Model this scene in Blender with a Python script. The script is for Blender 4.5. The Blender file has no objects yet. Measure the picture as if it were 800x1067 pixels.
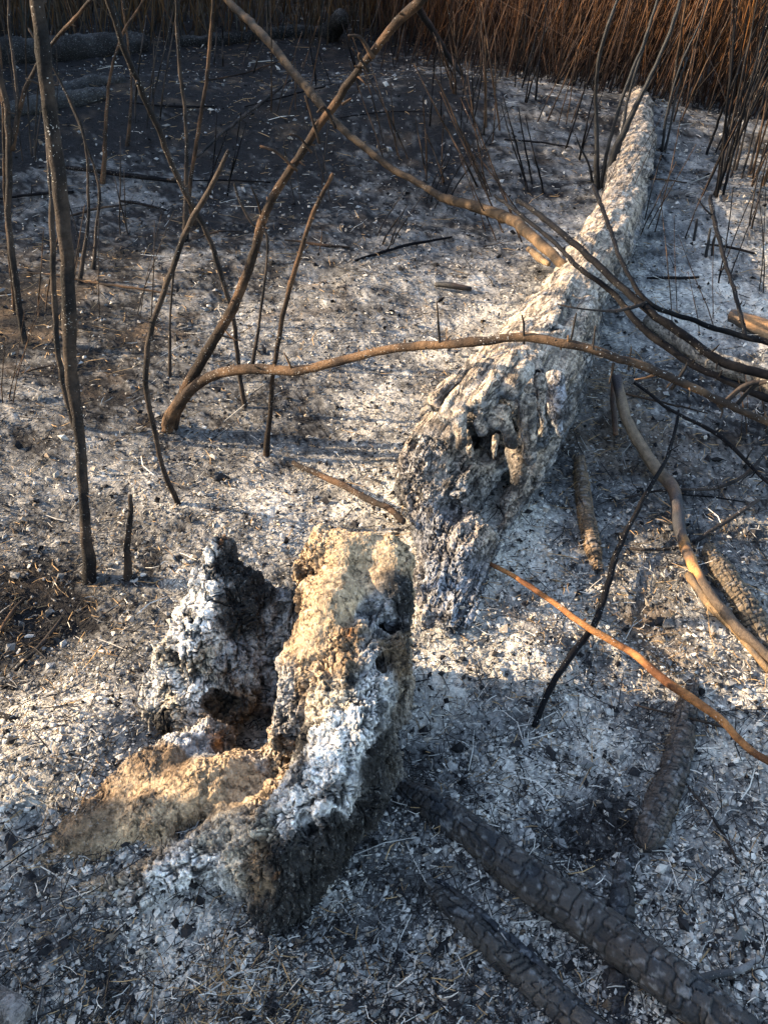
import bpy, math, random
import numpy as np
from mathutils import Vector

random.seed(7)
RNG = np.random.default_rng(11)
C = bpy.context.scene.collection
SC = bpy.context.scene

# ------------------------------------------------------------------ camera, sky, sun
CAM_H = 1.5
PITCH = math.radians(38.0)
FPX = 924.0
cam = bpy.data.cameras.new("camera")
cam.sensor_fit = 'VERTICAL'
cam.sensor_height = 24.0
cam.lens = 12.0 / math.tan(math.radians(30.0))
cam.clip_start = 0.05
cam.clip_end = 2000.0
camo = bpy.data.objects.new("camera", cam)
C.objects.link(camo)
camo.location = (0, 0, CAM_H)
camo.rotation_euler = (math.pi / 2 - PITCH, 0, 0)
SC.camera = camo

SUN_EL = math.radians(21.0)
SUN_AZ = math.radians(-82.0)          # from +Y, clockwise: the sun stands left and a little beyond
w = bpy.data.worlds.new("World")
SC.world = w
w.use_nodes = True
nt = w.node_tree
sky = nt.nodes.new('ShaderNodeTexSky')
sky.sky_type = 'NISHITA'
sky.sun_disc = False
sky.sun_elevation = SUN_EL
sky.sun_rotation = SUN_AZ
sky.dust_density = 1.6
sky.ozone_density = .9
nt.links.new(sky.outputs[0], nt.nodes['Background'].inputs[0])
nt.nodes['Background'].inputs[1].default_value = 0.15
sun = bpy.data.lights.new("sun", 'SUN')
sun.energy = 4.2
sun.angle = math.radians(0.55)
sun.color = (1.0, 0.79, 0.54)
suno = bpy.data.objects.new("sun", sun)
C.objects.link(suno)
sd = Vector((math.sin(SUN_AZ) * math.cos(SUN_EL), math.cos(SUN_AZ) * math.cos(SUN_EL), math.sin(SUN_EL)))
suno.rotation_euler = sd.to_track_quat('Z', 'Y').to_euler()
suno.location = (0, 0, 10)
SC.view_settings.view_transform = 'Standard'
SC.view_settings.look = 'None'
SC.view_settings.gamma = 1.0
SC.view_settings.exposure = 2.05

# ------------------------------------------------------------------ noise in numpy
def _hash(ix, iy, iz, seed):
    h = (ix.astype(np.uint32) * np.uint32(374761393) + iy.astype(np.uint32) * np.uint32(668265263)
         + iz.astype(np.uint32) * np.uint32(2147483647) + np.uint32((seed * 144665) % 4294967295))
    h = (h ^ (h >> np.uint32(13))) * np.uint32(1274126177)
    h = (h ^ (h >> np.uint32(16))) * np.uint32(2246822519)
    return (h ^ (h >> np.uint32(15)))
def hr(ix, iy, iz, seed):
    return (_hash(ix, iy, iz, seed) & np.uint32(0xFFFFFF)).astype(np.float32) / np.float32(0xFFFFFF)
def vnoise(P, seed=0):
    """value noise, about -1..1"""
    P = np.asarray(P, np.float32)
    i = np.floor(P).astype(np.int64)
    f = P - i
    u = f * f * (3 - 2 * f)
    out = 0
    for dx in (0, 1):
        for dy in (0, 1):
            for dz in (0, 1):
                wt = (u[:, 0] if dx else 1 - u[:, 0]) * (u[:, 1] if dy else 1 - u[:, 1]) * (u[:, 2] if dz else 1 - u[:, 2])
                out = out + wt * hr(i[:, 0] + dx, i[:, 1] + dy, i[:, 2] + dz, seed)
    return out * 2 - 1
def fbm(P, scale, octs=4, seed=0, gain=0.5, stretch=None):
    P = np.asarray(P, np.float32) / scale
    if stretch is not None:
        P = P * np.asarray(stretch, np.float32)
    a, s, t = 1.0, 0, 0
    for o in range(octs):
        s = s + a * vnoise(P + 17.3 * o, seed + o * 7)
        t += a
        a *= gain
        P = P * 2.03
    return s / t
def worley(P, seed=0):
    """F1, F2, id of nearest cell"""
    P = np.asarray(P, np.float32)
    i = np.floor(P).astype(np.int64)
    f1 = np.full(len(P), 9.0, np.float32); f2 = f1.copy(); cid = np.zeros(len(P), np.float32)
    for dx in (-1, 0, 1):
        for dy in (-1, 0, 1):
            for dz in (-1, 0, 1):
                jx, jy, jz = i[:, 0] + dx, i[:, 1] + dy, i[:, 2] + dz
                q = np.stack([jx + hr(jx, jy, jz, seed), jy + hr(jx, jy, jz, seed + 1), jz + hr(jx, jy, jz, seed + 2)], 1)
                d = np.sqrt(((q - P) ** 2).sum(1))
                c = hr(jx, jy, jz, seed + 3)
                n1 = d < f1
                f2 = np.where(n1, f1, np.minimum(f2, d))
                cid = np.where(n1, c, cid)
                f1 = np.where(n1, d, f1)
    return f1, f2, cid
def smooth(a, b, x):
    t = np.clip((x - a) / (b - a), 0, 1)
    return t * t * (3 - 2 * t)
def lerp(a, b, t):
    return a + (b - a) * t
def P2(x, y):
    return np.stack([x, y, np.zeros_like(x)], 1)

# ------------------------------------------------------------------ picture point to place
RIGHT = np.array([1.0, 0, 0]); FWD = np.array([0, math.cos(PITCH), -math.sin(PITCH)]); UP = np.array([0, math.sin(PITCH), math.cos(PITCH)])
CAMP = np.array([0, 0, CAM_H])
def ray(px, py):
    return FWD + (px - 400.0) / FPX * RIGHT + (533.5 - py) / FPX * UP
def U(px, py, z):
    d = ray(px, py)
    return CAMP + d * ((z - CAM_H) / d[2])
def UY(px, py, Y):
    d = ray(px, py)
    return CAMP + d * (Y / d[1])
def depth(p):
    return float(np.dot(np.asarray(p) - CAMP, FWD))
def px2m(p, wpx):
    return wpx * depth(p) / FPX

# ------------------------------------------------------------------ ground height and cover
BUMPS = []   # (x, y, radius, height)
def bump(px, py, r, h):
    q = U(px, py, 0); BUMPS.append((q[0], q[1], r, h))
for a in [(110, 800, .22, .06), (40, 800, .20, .05), (215, 905, .12, .03), (110, 900, .16, .03), (330, 975, .12, -.015),
          (480, 650, .08, .035), (450, 760, .16, -.02), (600, 860, .06, -.035), (560, 690, .08, .03), (260, 1040, .12, .03),
          (740, 620, .16, .04), (45, 870, .03, -.035), (650, 420, .2, .03), (380, 300, .35, .05), (340, 290, .12, -.05),
          (590, 1010, .10, -.03), (620, 690, .05, -.03), (60, 640, .2, -.02), (440, 980, .1, -.03), (640, 640, .04, -.02),
          (460, 120, 1.0, .18), (300, 170, .8, -.05), (600, 130, .8, .05), (720, 90, .5, .15), (120, 110, 1.0, .12), (735, 215, .4, .05)]:
    bump(*a)
def H(x, y):
    x = np.atleast_1d(np.asarray(x, np.float32)); y = np.atleast_1d(np.asarray(y, np.float32))
    p = P2(x, y)
    r = np.sqrt(x * x + y * y)
    z = .035 * fbm(p, .8, 2, 3) + .012 * fbm(p, .19, 2, 9)
    z = z + .05 * fbm(p, 2.7, 2, 5) * smooth(2.5, 5, r)
    for bx, by, br, bh in BUMPS:
        d2 = ((x - bx) ** 2 + (y - by) ** 2) / (br * br)
        z = z + bh * np.exp(-d2)
    return z
_la = [U(a, b, c) for a, b, c in [(455, 600, 0), (492, 490, .17), (543, 390, .19), (613, 285, .14), (638, 240, .125), (651, 200, .11), (660, 160, .08), (662, 105, 0)]]
_lr = [.13, .22, .24, .18, .17, .17, .18, .2]
for _k in range(len(_la) - 1):
    for _f in (0, .33, .67):
        _q = _la[_k] * (1 - _f) + _la[_k + 1] * _f
        BUMPS.append((_q[0], _q[1], _lr[_k] * (1 - _f) + _lr[_k + 1] * _f, .022))
def Hs(x, y):
    return float(H(x, y)[0])
def G(px, py, dz=0.0):
    """where the line of sight through a picture point meets the ground (plus dz)"""
    z = 0.0
    for _ in range(8):
        p = U(px, py, z + dz)
        z = .5 * z + .5 * Hs(p[0], p[1])
    return U(px, py, z + dz)

COVER = [(50,150,.03,.2),(250,130,.03,.25),(450,120,.03,.15),(150,60,.03,.15),(300,40,.03,.2),(570,110,.42,.2),(560,180,.36,.2),(480,170,.08,.12),
 (400,200,.2,.1),(640,60,.15,.5),(760,60,.1,.5),(740,120,.38,.2),(700,180,.35,.1),(780,230,.35,.25),(700,260,.5,.12),(740,330,.62,.1),(90,250,.1,.35),
 (170,240,.13,.3),(30,330,.06,.35),(150,330,.16,.25),(60,450,.26,.1),(150,480,.38,.12),(40,640,.12,.3),(130,640,.4,.1),(60,760,.64,.15),
 (250,330,.3,.1),(350,330,.42,.2),(450,290,.45,.2),(400,430,.52,.12),(300,450,.42,.12),(300,520,.62,.05),(480,320,.56,.18),(520,560,.6,.22),
 (600,420,.45,.45),(680,450,.35,.45),(760,450,.3,.1),(700,560,.38,.2),(770,600,.4,.3),(600,650,.48,.22),(520,700,.62,.1),(450,700,.66,.03),
 (700,760,.5,.05),(620,770,.6,.05),(780,880,.45,.05),(560,820,.72,.05),(480,950,.58,.03),(440,1040,.5,.05),(560,900,.35,.05),(700,950,.5,.05),
 (50,850,.62,.15),(60,960,.45,.15),(180,960,.68,.05),(100,1040,.4,.2),(350,980,.55,.1),(240,1040,.5,.45),(400,900,.45,.0),(690,660,.35,.5),
 (60,60,.05,.1),(610,850,.1,0),(620,880,.2,0),(130,220,.2,.15),(60,210,.2,.15),(200,310,.2,.3)]
_cp = np.array([list(U(a, b, 0)[:2]) for a, b, _, _ in COVER], np.float32)
_cv = np.array([[c, d] for _, _, c, d in COVER], np.float32)
def cover(x, y):
    """share of pale ash and of brown litter lying at a place"""
    x = np.asarray(x, np.float32); y = np.asarray(y, np.float32)
    lr = np.log(np.maximum(np.hypot(x, y), .3)); an = np.arctan2(x, np.maximum(y, .05))
    clr = np.log(np.hypot(_cp[:, 0], _cp[:, 1])); can = np.arctan2(_cp[:, 0], _cp[:, 1])
    num = 0; den = 0
    for i in range(len(_cp)):
        wt = 1.0 / (((lr - clr[i]) ** 2 + (an - can[i]) ** 2) + .002) ** 1.6
        num = num + wt[:, None] * _cv[i]; den = den + wt
    m = num / den[:, None]
    return m[:, 0], m[:, 1]

CHAR = np.array([.012, .011, .011]); GREY = np.array([.20, .19, .175]); WHITE = np.array([.64, .58, .49]); BROWN = np.array([.10, .068, .042]); TAN = np.array([.36, .23, .11])
def ashy(p, a):
    return a * 1.75 - .27 - .14 * (1 - smooth(.03, .2, a)) + .40 * fbm(p, .42, 4, 31) + .44 * fbm(p, .075, 3, 37) + .12 * fbm(p, 1.3, 2, 39)
def ashramp(t):
    t = np.clip(t, 0, 1)[:, None]
    return np.where(t < .5, lerp(CHAR, GREY, t / .5), lerp(GREY, WHITE, (t - .5) / .5))

# ------------------------------------------------------------------ mesh helpers
def mesh_np(name, V, F, col=None, smooth_shade=False):
    V = np.ascontiguousarray(V, np.float32); F = np.ascontiguousarray(F, np.int32)
    me = bpy.data.meshes.new(name)
    n, k = F.shape
    me.vertices.add(len(V)); me.vertices.foreach_set("co", V.ravel())
    me.loops.add(n * k); me.loops.foreach_set("vertex_index", F.ravel())
    me.polygons.add(n); me.polygons.foreach_set("loop_start", np.arange(0, n * k, k, dtype=np.int32))
    me.update(calc_edges=True)
    if smooth_shade:
        me.polygons.foreach_set("use_smooth", np.ones(n, bool))
    else:
        me.shade_flat()
    if col is not None:
        a = me.color_attributes.new("Col", 'FLOAT_COLOR', 'POINT')
        c = np.ones((len(V), 4), np.float32); c[:, :3] = np.clip(col, 0, 1)
        a.data.foreach_set("color", c.ravel())
    return me
def put(name, me, mat, parent=None, loc=(0, 0, 0), **props):
    o = bpy.data.objects.new(name, me)
    C.objects.link(o)
    if mat is not None and me is not None and not me.materials:
        me.materials.append(mat)
    o.location = loc
    if parent is not None:
        o.parent = parent
    for k, v in props.items():
        o[k] = v
    return o
def thing(name, label, cat, loc, group=None):
    o = put(name, None, None, None, loc, label=label, category=cat)
    if group: o['group'] = group
    return o

def material(name, rough=.9, bump=.3, bscale=60., tint=.35, tscale=35., spec=.25, speck=0., speck_scale=160., stretch=(1, 1, 1), use_col=True, col=(.2, .2, .2), crack=0., crack_scale=40., grain=None, streak=0., streak_scale=60., streak_lo=.51):
    m = bpy.data.materials.new(name); m.use_nodes = True
    t = m.node_tree; N = t.nodes; L = t.links
    b = N['Principled BSDF']; b.inputs['Roughness'].default_value = rough
    b.inputs['Specular IOR Level'].default_value = spec
    tc = N.new('ShaderNodeTexCoord'); mp = N.new('ShaderNodeMapping'); mp.inputs['Scale'].default_value = stretch
    L.new(tc.outputs['Object'], mp.inputs[0])
    if use_col:
        a = N.new('ShaderNodeVertexColor'); a.layer_name = "Col"; base = a.outputs[0]
    else:
        a = N.new('ShaderNodeRGB'); a.outputs[0].default_value = (*col, 1); base = a.outputs[0]
    n1 = N.new('ShaderNodeTexNoise'); n1.inputs['Scale'].default_value = tscale; n1.inputs['Detail'].default_value = 6; n1.inputs['Roughness'].default_value = .7
    L.new(mp.outputs[0], n1.inputs['Vector'])
    mr = N.new('ShaderNodeMapRange'); mr.inputs[1].default_value = .3; mr.inputs[2].default_value = .7
    mr.inputs[3].default_value = 1 - tint; mr.inputs[4].default_value = 1 + tint
    L.new(n1.outputs[0], mr.inputs[0])
    mx = N.new('ShaderNodeVectorMath'); mx.operation = 'SCALE'
    L.new(base, mx.inputs[0]); L.new(mr.outputs[0], mx.inputs[3])
    out = mx.outputs[0]
    if grain is not None:
        gm = N.new('ShaderNodeMapping'); gm.vector_type = 'TEXTURE'
        gm.inputs['Rotation'].default_value = grain[0]; gm.inputs['Scale'].default_value = grain[1]
        L.new(tc.outputs['Object'], gm.inputs[0])
        sn = N.new('ShaderNodeTexNoise'); sn.inputs['Scale'].default_value = streak_scale; sn.inputs['Detail'].default_value = 7; sn.inputs['Roughness'].default_value = .72
        sn.inputs['Distortion'].default_value = .6
        L.new(gm.outputs[0], sn.inputs['Vector'])
        s1 = N.new('ShaderNodeMapRange'); s1.inputs[1].default_value = streak_lo; s1.inputs[2].default_value = streak_lo + .06; s1.inputs[4].default_value = streak
        L.new(sn.outputs[0], s1.inputs[0])
        pn = N.new('ShaderNodeTexNoise'); pn.inputs['Scale'].default_value = 9; pn.inputs['Detail'].default_value = 3
        L.new(tc.outputs['Object'], pn.inputs['Vector'])
        s2 = N.new('ShaderNodeMapRange'); s2.inputs[1].default_value = .34; s2.inputs[2].default_value = .52
        L.new(pn.outputs[0], s2.inputs[0])
        s3 = N.new('ShaderNodeMath'); s3.operation = 'MULTIPLY'; L.new(s1.outputs[0], s3.inputs[0]); L.new(s2.outputs[0], s3.inputs[1])
        q0 = N.new('ShaderNodeMix'); q0.data_type = 'RGBA'; q0.inputs[7].default_value = (.03, .026, .024, 1)
        L.new(s3.outputs[0], q0.inputs[0]); L.new(out, q0.inputs[6]); out = q0.outputs[2]
        # white ash flecks
        wn = N.new('ShaderNodeTexNoise'); wn.inputs['Scale'].default_value = streak_scale * 2.2; wn.inputs['Detail'].default_value = 4
        L.new(gm.outputs[0], wn.inputs['Vector'])
        w1 = N.new('ShaderNodeMapRange'); w1.inputs[1].default_value = .60; w1.inputs[2].default_value = .66; w1.inputs[4].default_value = .2
        L.new(wn.outputs[0], w1.inputs[0])
        q1 = N.new('ShaderNodeMix'); q1.data_type = 'RGBA'; q1.inputs[7].default_value = (.60, .56, .50, 1)
        L.new(w1.outputs[0], q1.inputs[0]); L.new(out, q1.inputs[6]); out = q1.outputs[2]
    if speck:
        v = N.new('ShaderNodeTexNoise'); v.inputs['Scale'].default_value = speck_scale; v.inputs['Detail'].default_value = 2
        L.new(tc.outputs['Object'], v.inputs['Vector'])
        r = N.new('ShaderNodeMapRange'); r.inputs[1].default_value = 1 - speck; r.inputs[2].default_value = 1 - speck + .03
        vp = N.new('ShaderNodeTexNoise'); vp.inputs['Scale'].default_value = 14
        L.new(tc.outputs['Object'], vp.inputs['Vector'])
        va = N.new('ShaderNodeMath'); va.operation = 'MULTIPLY_ADD'; va.inputs[1].default_value = .35; L.new(vp.outputs[0], va.inputs[0])
        vb = N.new('ShaderNodeMath'); vb.operation = 'SUBTRACT'; vb.inputs[1].default_value = .175; L.new(va.outputs[0], vb.inputs[0])
        L.new(v.outputs[0], va.inputs[2]); L.new(vb.outputs[0], r.inputs[0])
        q = N.new('ShaderNodeMix'); q.data_type = 'RGBA'; q.inputs[7].default_value = (.42, .40, .37, 1)
        L.new(r.outputs[0], q.inputs[0]); L.new(out, q.inputs[6]); out = q.outputs[2]
    L.new(out, b.inputs['Base Color'])
    n2 = N.new('ShaderNodeTexNoise'); n2.inputs['Scale'].default_value = bscale; n2.inputs['Detail'].default_value = 8; n2.inputs['Roughness'].default_value = .65
    L.new(mp.outputs[0], n2.inputs['Vector'])
    h = n2.outputs[0]
    if crack:
        n3 = N.new('ShaderNodeTexNoise'); n3.inputs['Scale'].default_value = crack_scale; n3.inputs['Detail'].default_value = 5; n3.noise_type = 'RIDGED_MULTIFRACTAL'
        L.new(mp.outputs[0], n3.inputs['Vector'])
        ad = N.new('ShaderNodeMath'); ad.operation = 'MULTIPLY_ADD'; ad.inputs[1].default_value = -crack
        L.new(n3.outputs[0], ad.inputs[0]); L.new(h, ad.inputs[2]); h = ad.outputs[0]
    if grain is not None:
        g_ = N.new('ShaderNodeMath'); g_.operation = 'MULTIPLY_ADD'; g_.inputs[1].default_value = -1.1
        L.new(s1.outputs[0], g_.inputs[0]); L.new(h, g_.inputs[2]); h = g_.outputs[0]
    bp = N.new('ShaderNodeBump'); bp.inputs['Strength'].default_value = bump; bp.inputs['Distance'].default_value = .01
    L.new(h, bp.inputs['Height']); L.new(bp.outputs[0], b.inputs['Normal'])
    return m

_a, _b = U(492, 490, .17), U(638, 240, .13)
LOG_ANGLE = math.atan2(_b[1] - _a[1], _b[0] - _a[0])
M_GROUND = material("ash_ground", .95, .9, 130, .55, 90, .15)
M_FLAKE = material("ash_flake", .9, .2, 200, .25, 150, .2)
M_WOOD = material("ashy_wood", .9, .9, 130, .45, 110, .15, crack=.25, crack_scale=100, grain=((0, 0, 0), (1, 1, 3.5)), streak=.7, streak_scale=80, streak_lo=.56)
M_LOG = material("ashy_log", .88, .8, 110, .45, 90, .2, crack=.25, crack_scale=90, grain=((0, 0, LOG_ANGLE), (5, 1, 1)), streak=.85, streak_scale=75)
M_CHAR = material("charred_wood", .52, .5, 260, .4, 90, .35)
M_BARK = material("scorched_bark", .75, .6, 220, .45, 60, .08, speck=.30, speck_scale=230)
M_TWIG = material("scorched_twig", .75, .4, 250, .4, 80, .06, speck=.27, speck_scale=220)
M_REED = material("dry_reed", .7, .1, 50, .2, 30, .3)
M_SOIL = material("far_soil", .95, .6, 8, .4, 3, .1, use_col=False, col=(.05, .045, .04))

# ------------------------------------------------------------------ ground
NA, NR = 540, 540
ang = np.radians(np.linspace(-52, 52, NA)); rr = np.exp(np.linspace(math.log(.28), math.log(15), NR))
A_, R_ = np.meshgrid(ang, rr)
gx = (R_ * np.sin(A_)).ravel(); gy = (R_ * np.cos(A_)).ravel()
gp = P2(gx, gy)
gz = H(gx, gy)
ca, cb = cover(gx, gy)
fine = .0075 * fbm(gp, .05, 3, 21, .6)
f1, f2, cid = worley(gp / .022 + 3, 5)
fine += .005 * (cid - .5) * (f2 - f1 > .08)
f1b, f2b, cid2 = worley(gp / .0085, 8)
rfade = 1 + .5 * smooth(2, 5, np.hypot(gx, gy))
gz2 = gz + (fine + .0035 * (cid2 - .5)) * rfade
edge = smooth(13, 15, np.hypot(gx, gy)) + smooth(.34, .28, np.hypot(gx, gy)) + smooth(48, 52, np.abs(np.degrees(np.arctan2(gx, gy))))
gz2 = gz2 * (1 - np.clip(edge, 0, 1)) - .14 * np.clip(edge, 0, 1)
t = ashy(gp, ca) + .34 * (cid2 - .5) + .16 * (cid - .5)
gc = ashramp(t * 1.0)
tb = smooth(.5, .85, cb + .5 * fbm(gp, .15, 3, 41) + .22)[:, None] * .65
gc = lerp(gc, BROWN * (.6 + 1.2 * cid2[:, None]), tb)
i = np.arange(NA * NR).reshape(NR, NA)
F = np.stack([i[:-1, :-1], i[:-1, 1:], i[1:, 1:], i[1:, :-1]], -1).reshape(-1, 4)
ground = put("ground", mesh_np("ground", np.stack([gx, gy, gz2], 1), F[:, ::-1], gc, True), M_GROUND, kind='structure')
th = np.linspace(0, 2 * math.pi, 49)[:-1]
V = [(0, 0, -.09)] + [(r * math.cos(a), r * math.sin(a), -.09 - (.0 if r < 100 else 1)) for r in (12, 40, 400) for a in th]
F = []
for k in range(48):
    F.append((0, 1 + k, 1 + (k + 1) % 48, 0))
F3 = [(0, 1 + k, 1 + (k + 1) % 48) for k in range(48)]
for s in range(2):
    for k in range(48):
        a, b = 1 + s * 48 + k, 1 + s * 48 + (k + 1) % 48
        F3 += [(a, a + 48, b + 48), (a, b + 48, b)]
put("terrain", mesh_np("terrain", np.array(V), np.array(F3)), M_SOIL, kind='structure')

# ------------------------------------------------------------------ signed-distance modelling
def seg(P, a, b, ra, rb, flat=None):
    a = np.asarray(a, np.float32); b = np.asarray(b, np.float32)
    if flat is not None:
        n, f = flat; n = np.asarray(n, np.float32); n = n / np.linalg.norm(n)
        P = P + ((P - a) @ n)[:, None] * n * (f - 1)
        b = b + ((b - a) @ n) * n * (f - 1)
    ab = b - a; L2 = max(float(ab @ ab), 1e-9)
    tt = np.clip(((P - a) @ ab) / L2, 0, 1)
    d = np.sqrt(((P - a - tt[:, None] * ab) ** 2).sum(1)) - (ra + (rb - ra) * tt)
    if flat is not None:
        d = d / flat[1] ** .5
    return d
def smin(a, b, k):
    h = np.clip(.5 + .5 * (b - a) / k, 0, 1)
    return b + (a - b) * h - k * h * (1 - h)
def char_relief(Q, seed, size=.03, grain=(1, 1, .3)):
    """flaking plates (steps) and cracks along and across the grain; Q has its grain along z. returns height, crack, tone"""
    g = np.array(grain, np.float32)
    t1 = fbm(Q, size, 4, seed, stretch=g) * 4.2
    st = np.floor(t1); fr = t1 - st
    step = st + smooth(.78, 1.0, fr)
    along = np.abs(fbm(Q, size * .62, 3, seed + 11, .4, stretch=g * np.array([1, 1, .5], np.float32)))
    across = np.abs(fbm(Q, size * .55, 3, seed + 23, .4, stretch=(.55, .55, 1.3)))
    ck = np.maximum(1 - smooth(.015, .075, along), (1 - smooth(.012, .06, across)) * .9)
    ck = ck * smooth(-.35, -.05, fbm(Q, size * 2.6, 2, seed + 31))
    fine_ = fbm(Q, size * .16, 3, seed + 41, .6)
    tone = hr((st + 40).astype(np.int64), (along * 0).astype(np.int64), (along * 0).astype(np.int64), seed)
    return .0042 * step - .0080 * ck + .0013 * fine_, ck, .6 * (tone - .5) + .9 * fine_
def surface_net(D, h, org):
    nx, ny, nz = D.shape
    S = D < 0
    cnt = np.zeros((nx - 1, ny - 1, nz - 1), np.uint8)
    for dx in (0, 1):
        for dy in (0, 1):
            for dz in (0, 1):
                cnt += S[dx:nx - 1 + dx, dy:ny - 1 + dy, dz:nz - 1 + dz]
    act = (cnt > 0) & (cnt < 8)
    ids = np.full(act.shape, -1, np.int64); c = np.argwhere(act); ids[act] = np.arange(len(c))
    acc = np.zeros((len(c), 3)); num = np.zeros(len(c))
    corner = [(a, b, d) for a in (0, 1) for b in (0, 1) for d in (0, 1)]
    val = {k: D[c[:, 0] + k[0], c[:, 1] + k[1], c[:, 2] + k[2]] for k in corner}
    for k in corner:
        for ax in range(3):
            if k[ax] == 0:
                k2 = list(k); k2[ax] = 1; k2 = tuple(k2)
                v1, v2 = val[k], val[k2]
                x = (v1 < 0) != (v2 < 0)
                tt = np.where(x, v1 / np.where(x, v1 - v2, 1), 0)
                p = np.tile(np.array(k, float), (len(c), 1)); p[:, ax] = tt
                acc += p * x[:, None]; num += x
    V = (c + acc / num[:, None]) * h + org
    faces = []
    for ax in range(3):
        a = [slice(0, None)] * 3; b = [slice(0, None)] * 3
        a[ax] = slice(0, -1); b[ax] = slice(1, None)
        s1, s2 = S[tuple(a)], S[tuple(b)]
        e = np.argwhere(s1 != s2)
        o1, o2 = (ax + 1) % 3, (ax + 2) % 3
        dims = ids.shape
        ok = (e[:, o1] > 0) & (e[:, o2] > 0) & (e[:, o1] < dims[o1]) & (e[:, o2] < dims[o2]) & (e[:, ax] < dims[ax])
        e = e[ok]
        def at_(d1, d2):
            q = e.copy(); q[:, o1] -= d1; q[:, o2] -= d2
            return ids[q[:, 0], q[:, 1], q[:, 2]]
        q = np.stack([at_(1, 1), at_(0, 1), at_(0, 0), at_(1, 0)], 1)
        flip = ~s1[e[:, 0], e[:, 1], e[:, 2]]
        q[flip] = q[flip][:, ::-1]
        faces.append(q)
    return V, np.concatenate(faces)
def subdivide(V, F):
    n = len(V)
    E = np.stack([F, np.roll(F, -1, 1)], -1).reshape(-1, 2)
    Es = np.sort(E, 1); key = Es[:, 0].astype(np.int64) * n + Es[:, 1]
    u, inv = np.unique(key, return_inverse=True)
    M = (V[u // n] + V[u % n]) / 2
    Cc = V[F].mean(1)
    # one smoothing step of the old points keeps the result round
    acc = np.zeros_like(V); cnt = np.zeros(n)
    for k in range(2):
        for ax in range(3):
            acc[:, ax] += np.bincount(Es[:, k], V[Es[:, 1 - k], ax], n)
        cnt += np.bincount(Es[:, k], minlength=n)
    V0 = V * .55 + .45 * acc / np.maximum(cnt, 1)[:, None]
    inv = inv.reshape(-1, 4) + n
    ci = np.arange(len(F)) + n + len(M)
    F2 = np.concatenate([np.stack([F[:, k], inv[:, k], ci, inv[:, (k + 3) % 4]], 1) for k in range(4)])
    return np.vstack([V0, M, Cc]), F2
def vnormals(V, F):
    n = np.cross(V[F[:, 2]] - V[F[:, 0]], V[F[:, 3]] - V[F[:, 1]])
    N = np.zeros_like(V)
    for k in range(4):
        for ax in range(3):
            N[:, ax] += np.bincount(F[:, k], n[:, ax], len(V))
    return N / np.maximum(np.linalg.norm(N, axis=1), 1e-9)[:, None]
def build_sdf(prims, lo, hi, h, k=.03, carve=(), noise=None, late=()):
    """prims: (group, fn)."""
    lo = np.asarray(lo, np.float32); n = np.ceil((np.asarray(hi) - lo) / h).astype(int) + 1
    X, Y, Z = np.meshgrid(*[lo[a] + h * np.arange(n[a], dtype=np.float32) for a in range(3)], indexing='ij')
    P = np.stack([X.ravel(), Y.ravel(), Z.ravel()], 1)
    D = np.full(len(P), 1.0, np.float32)
    for pr in prims:
        if pr[0] in late: continue
        kk = pr[2] if len(pr) > 2 else k
        D = smin(D, pr[1](P).astype(np.float32), kk)
    for fn in carve:
        D = -smin(-D, fn(P), .012)
    for pr in prims:
        if pr[0] in late: D = smin(D, pr[1](P).astype(np.float32), pr[2])
    if noise is not None:
        band = np.abs(D) < .045
        D[band] += noise(P[band])
    V, F = surface_net(D.reshape(n), h, lo)
    V, F = subdivide(V, F)
    G_ = sorted(set(p[0] for p in prims))
    best = np.full(len(V), 9.0); lab = np.zeros(len(V), int)
    for p in prims:
        d = p[1](V.astype(np.float32)); m = d < best
        best = np.where(m, d, best); lab = np.where(m, G_.index(p[0]), lab)
    return V, F, lab, G_
def split_parts(V, F, lab, names, col, mat, root, skip=()):
    fl = np.array(lab)[F[:, 0]]
    loc = np.array(root.location)
    res = {}
    for gi, nm in enumerate(names):
        f = F[fl == gi]
        if not len(f): continue
        u, inv = np.unique(f.ravel(), return_inverse=True)
        res[nm] = put(nm.split('#')[0], mesh_np(nm, V[u] - loc, inv.reshape(-1, 4), col[u], False), mat, root)
    return res
def colour_mix(P, pts, warp=.03, wscale=.08, seed=50, p=2.2):
    W = np.stack([fbm(P, wscale, 3, seed + 5 * a) for a in range(3)], 1) * warp * 2
    Q = P + W
    num = 0; den = 0
    for q, c, r in pts:
        d2 = ((Q - np.asarray(q)) ** 2).sum(1) / (r * r)
        wt = 1 / (d2 + .02) ** p
        num = num + wt[:, None] * np.asarray(c); den = den + wt
    return num / den[:, None]

# ------------------------------------------------------------------ hollow stump
A0 = lambda px, py, z: U(px, py, z)
S = []
def sg(g, a, b, ra, rb, flat=None, k=.03):
    a = A0(*a); b = A0(*b)
    S.append((g, lambda P, a=a, b=b: seg(P, a, b, ra, rb, flat), k))
# left spire: broad base to a narrow pale tip
sg('spire', (200, 745, .06), (212, 660, .22), .095, .075, ((0, 1, .2), 1.5))
sg('spire', (212, 665, .20), (222, 600, .31), .072, .038, ((0, 1, .2), 1.3))
sg('spire', (221, 605, .32), (227, 562, .385), .034, .013)
sg('spire', (246, 610, .29), (238, 578, .34), .030, .018)
sg('spire', (262, 625, .26), (265, 600, .30), .030, .012)
sg('spire', (170, 720, .09), (185, 670, .17), .045, .03)
sg('spire', (240, 720, .10), (255, 650, .22), .06, .04)
# low back wall of the hollow
sg('back_wall', (270, 690, .10), (285, 625, .25), .05, .03)
sg('back_wall', (300, 690, .12), (308, 625, .27), .05, .03)
sg('back_wall', (262, 720, .04), (300, 730, .06), .05, .05)
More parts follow.
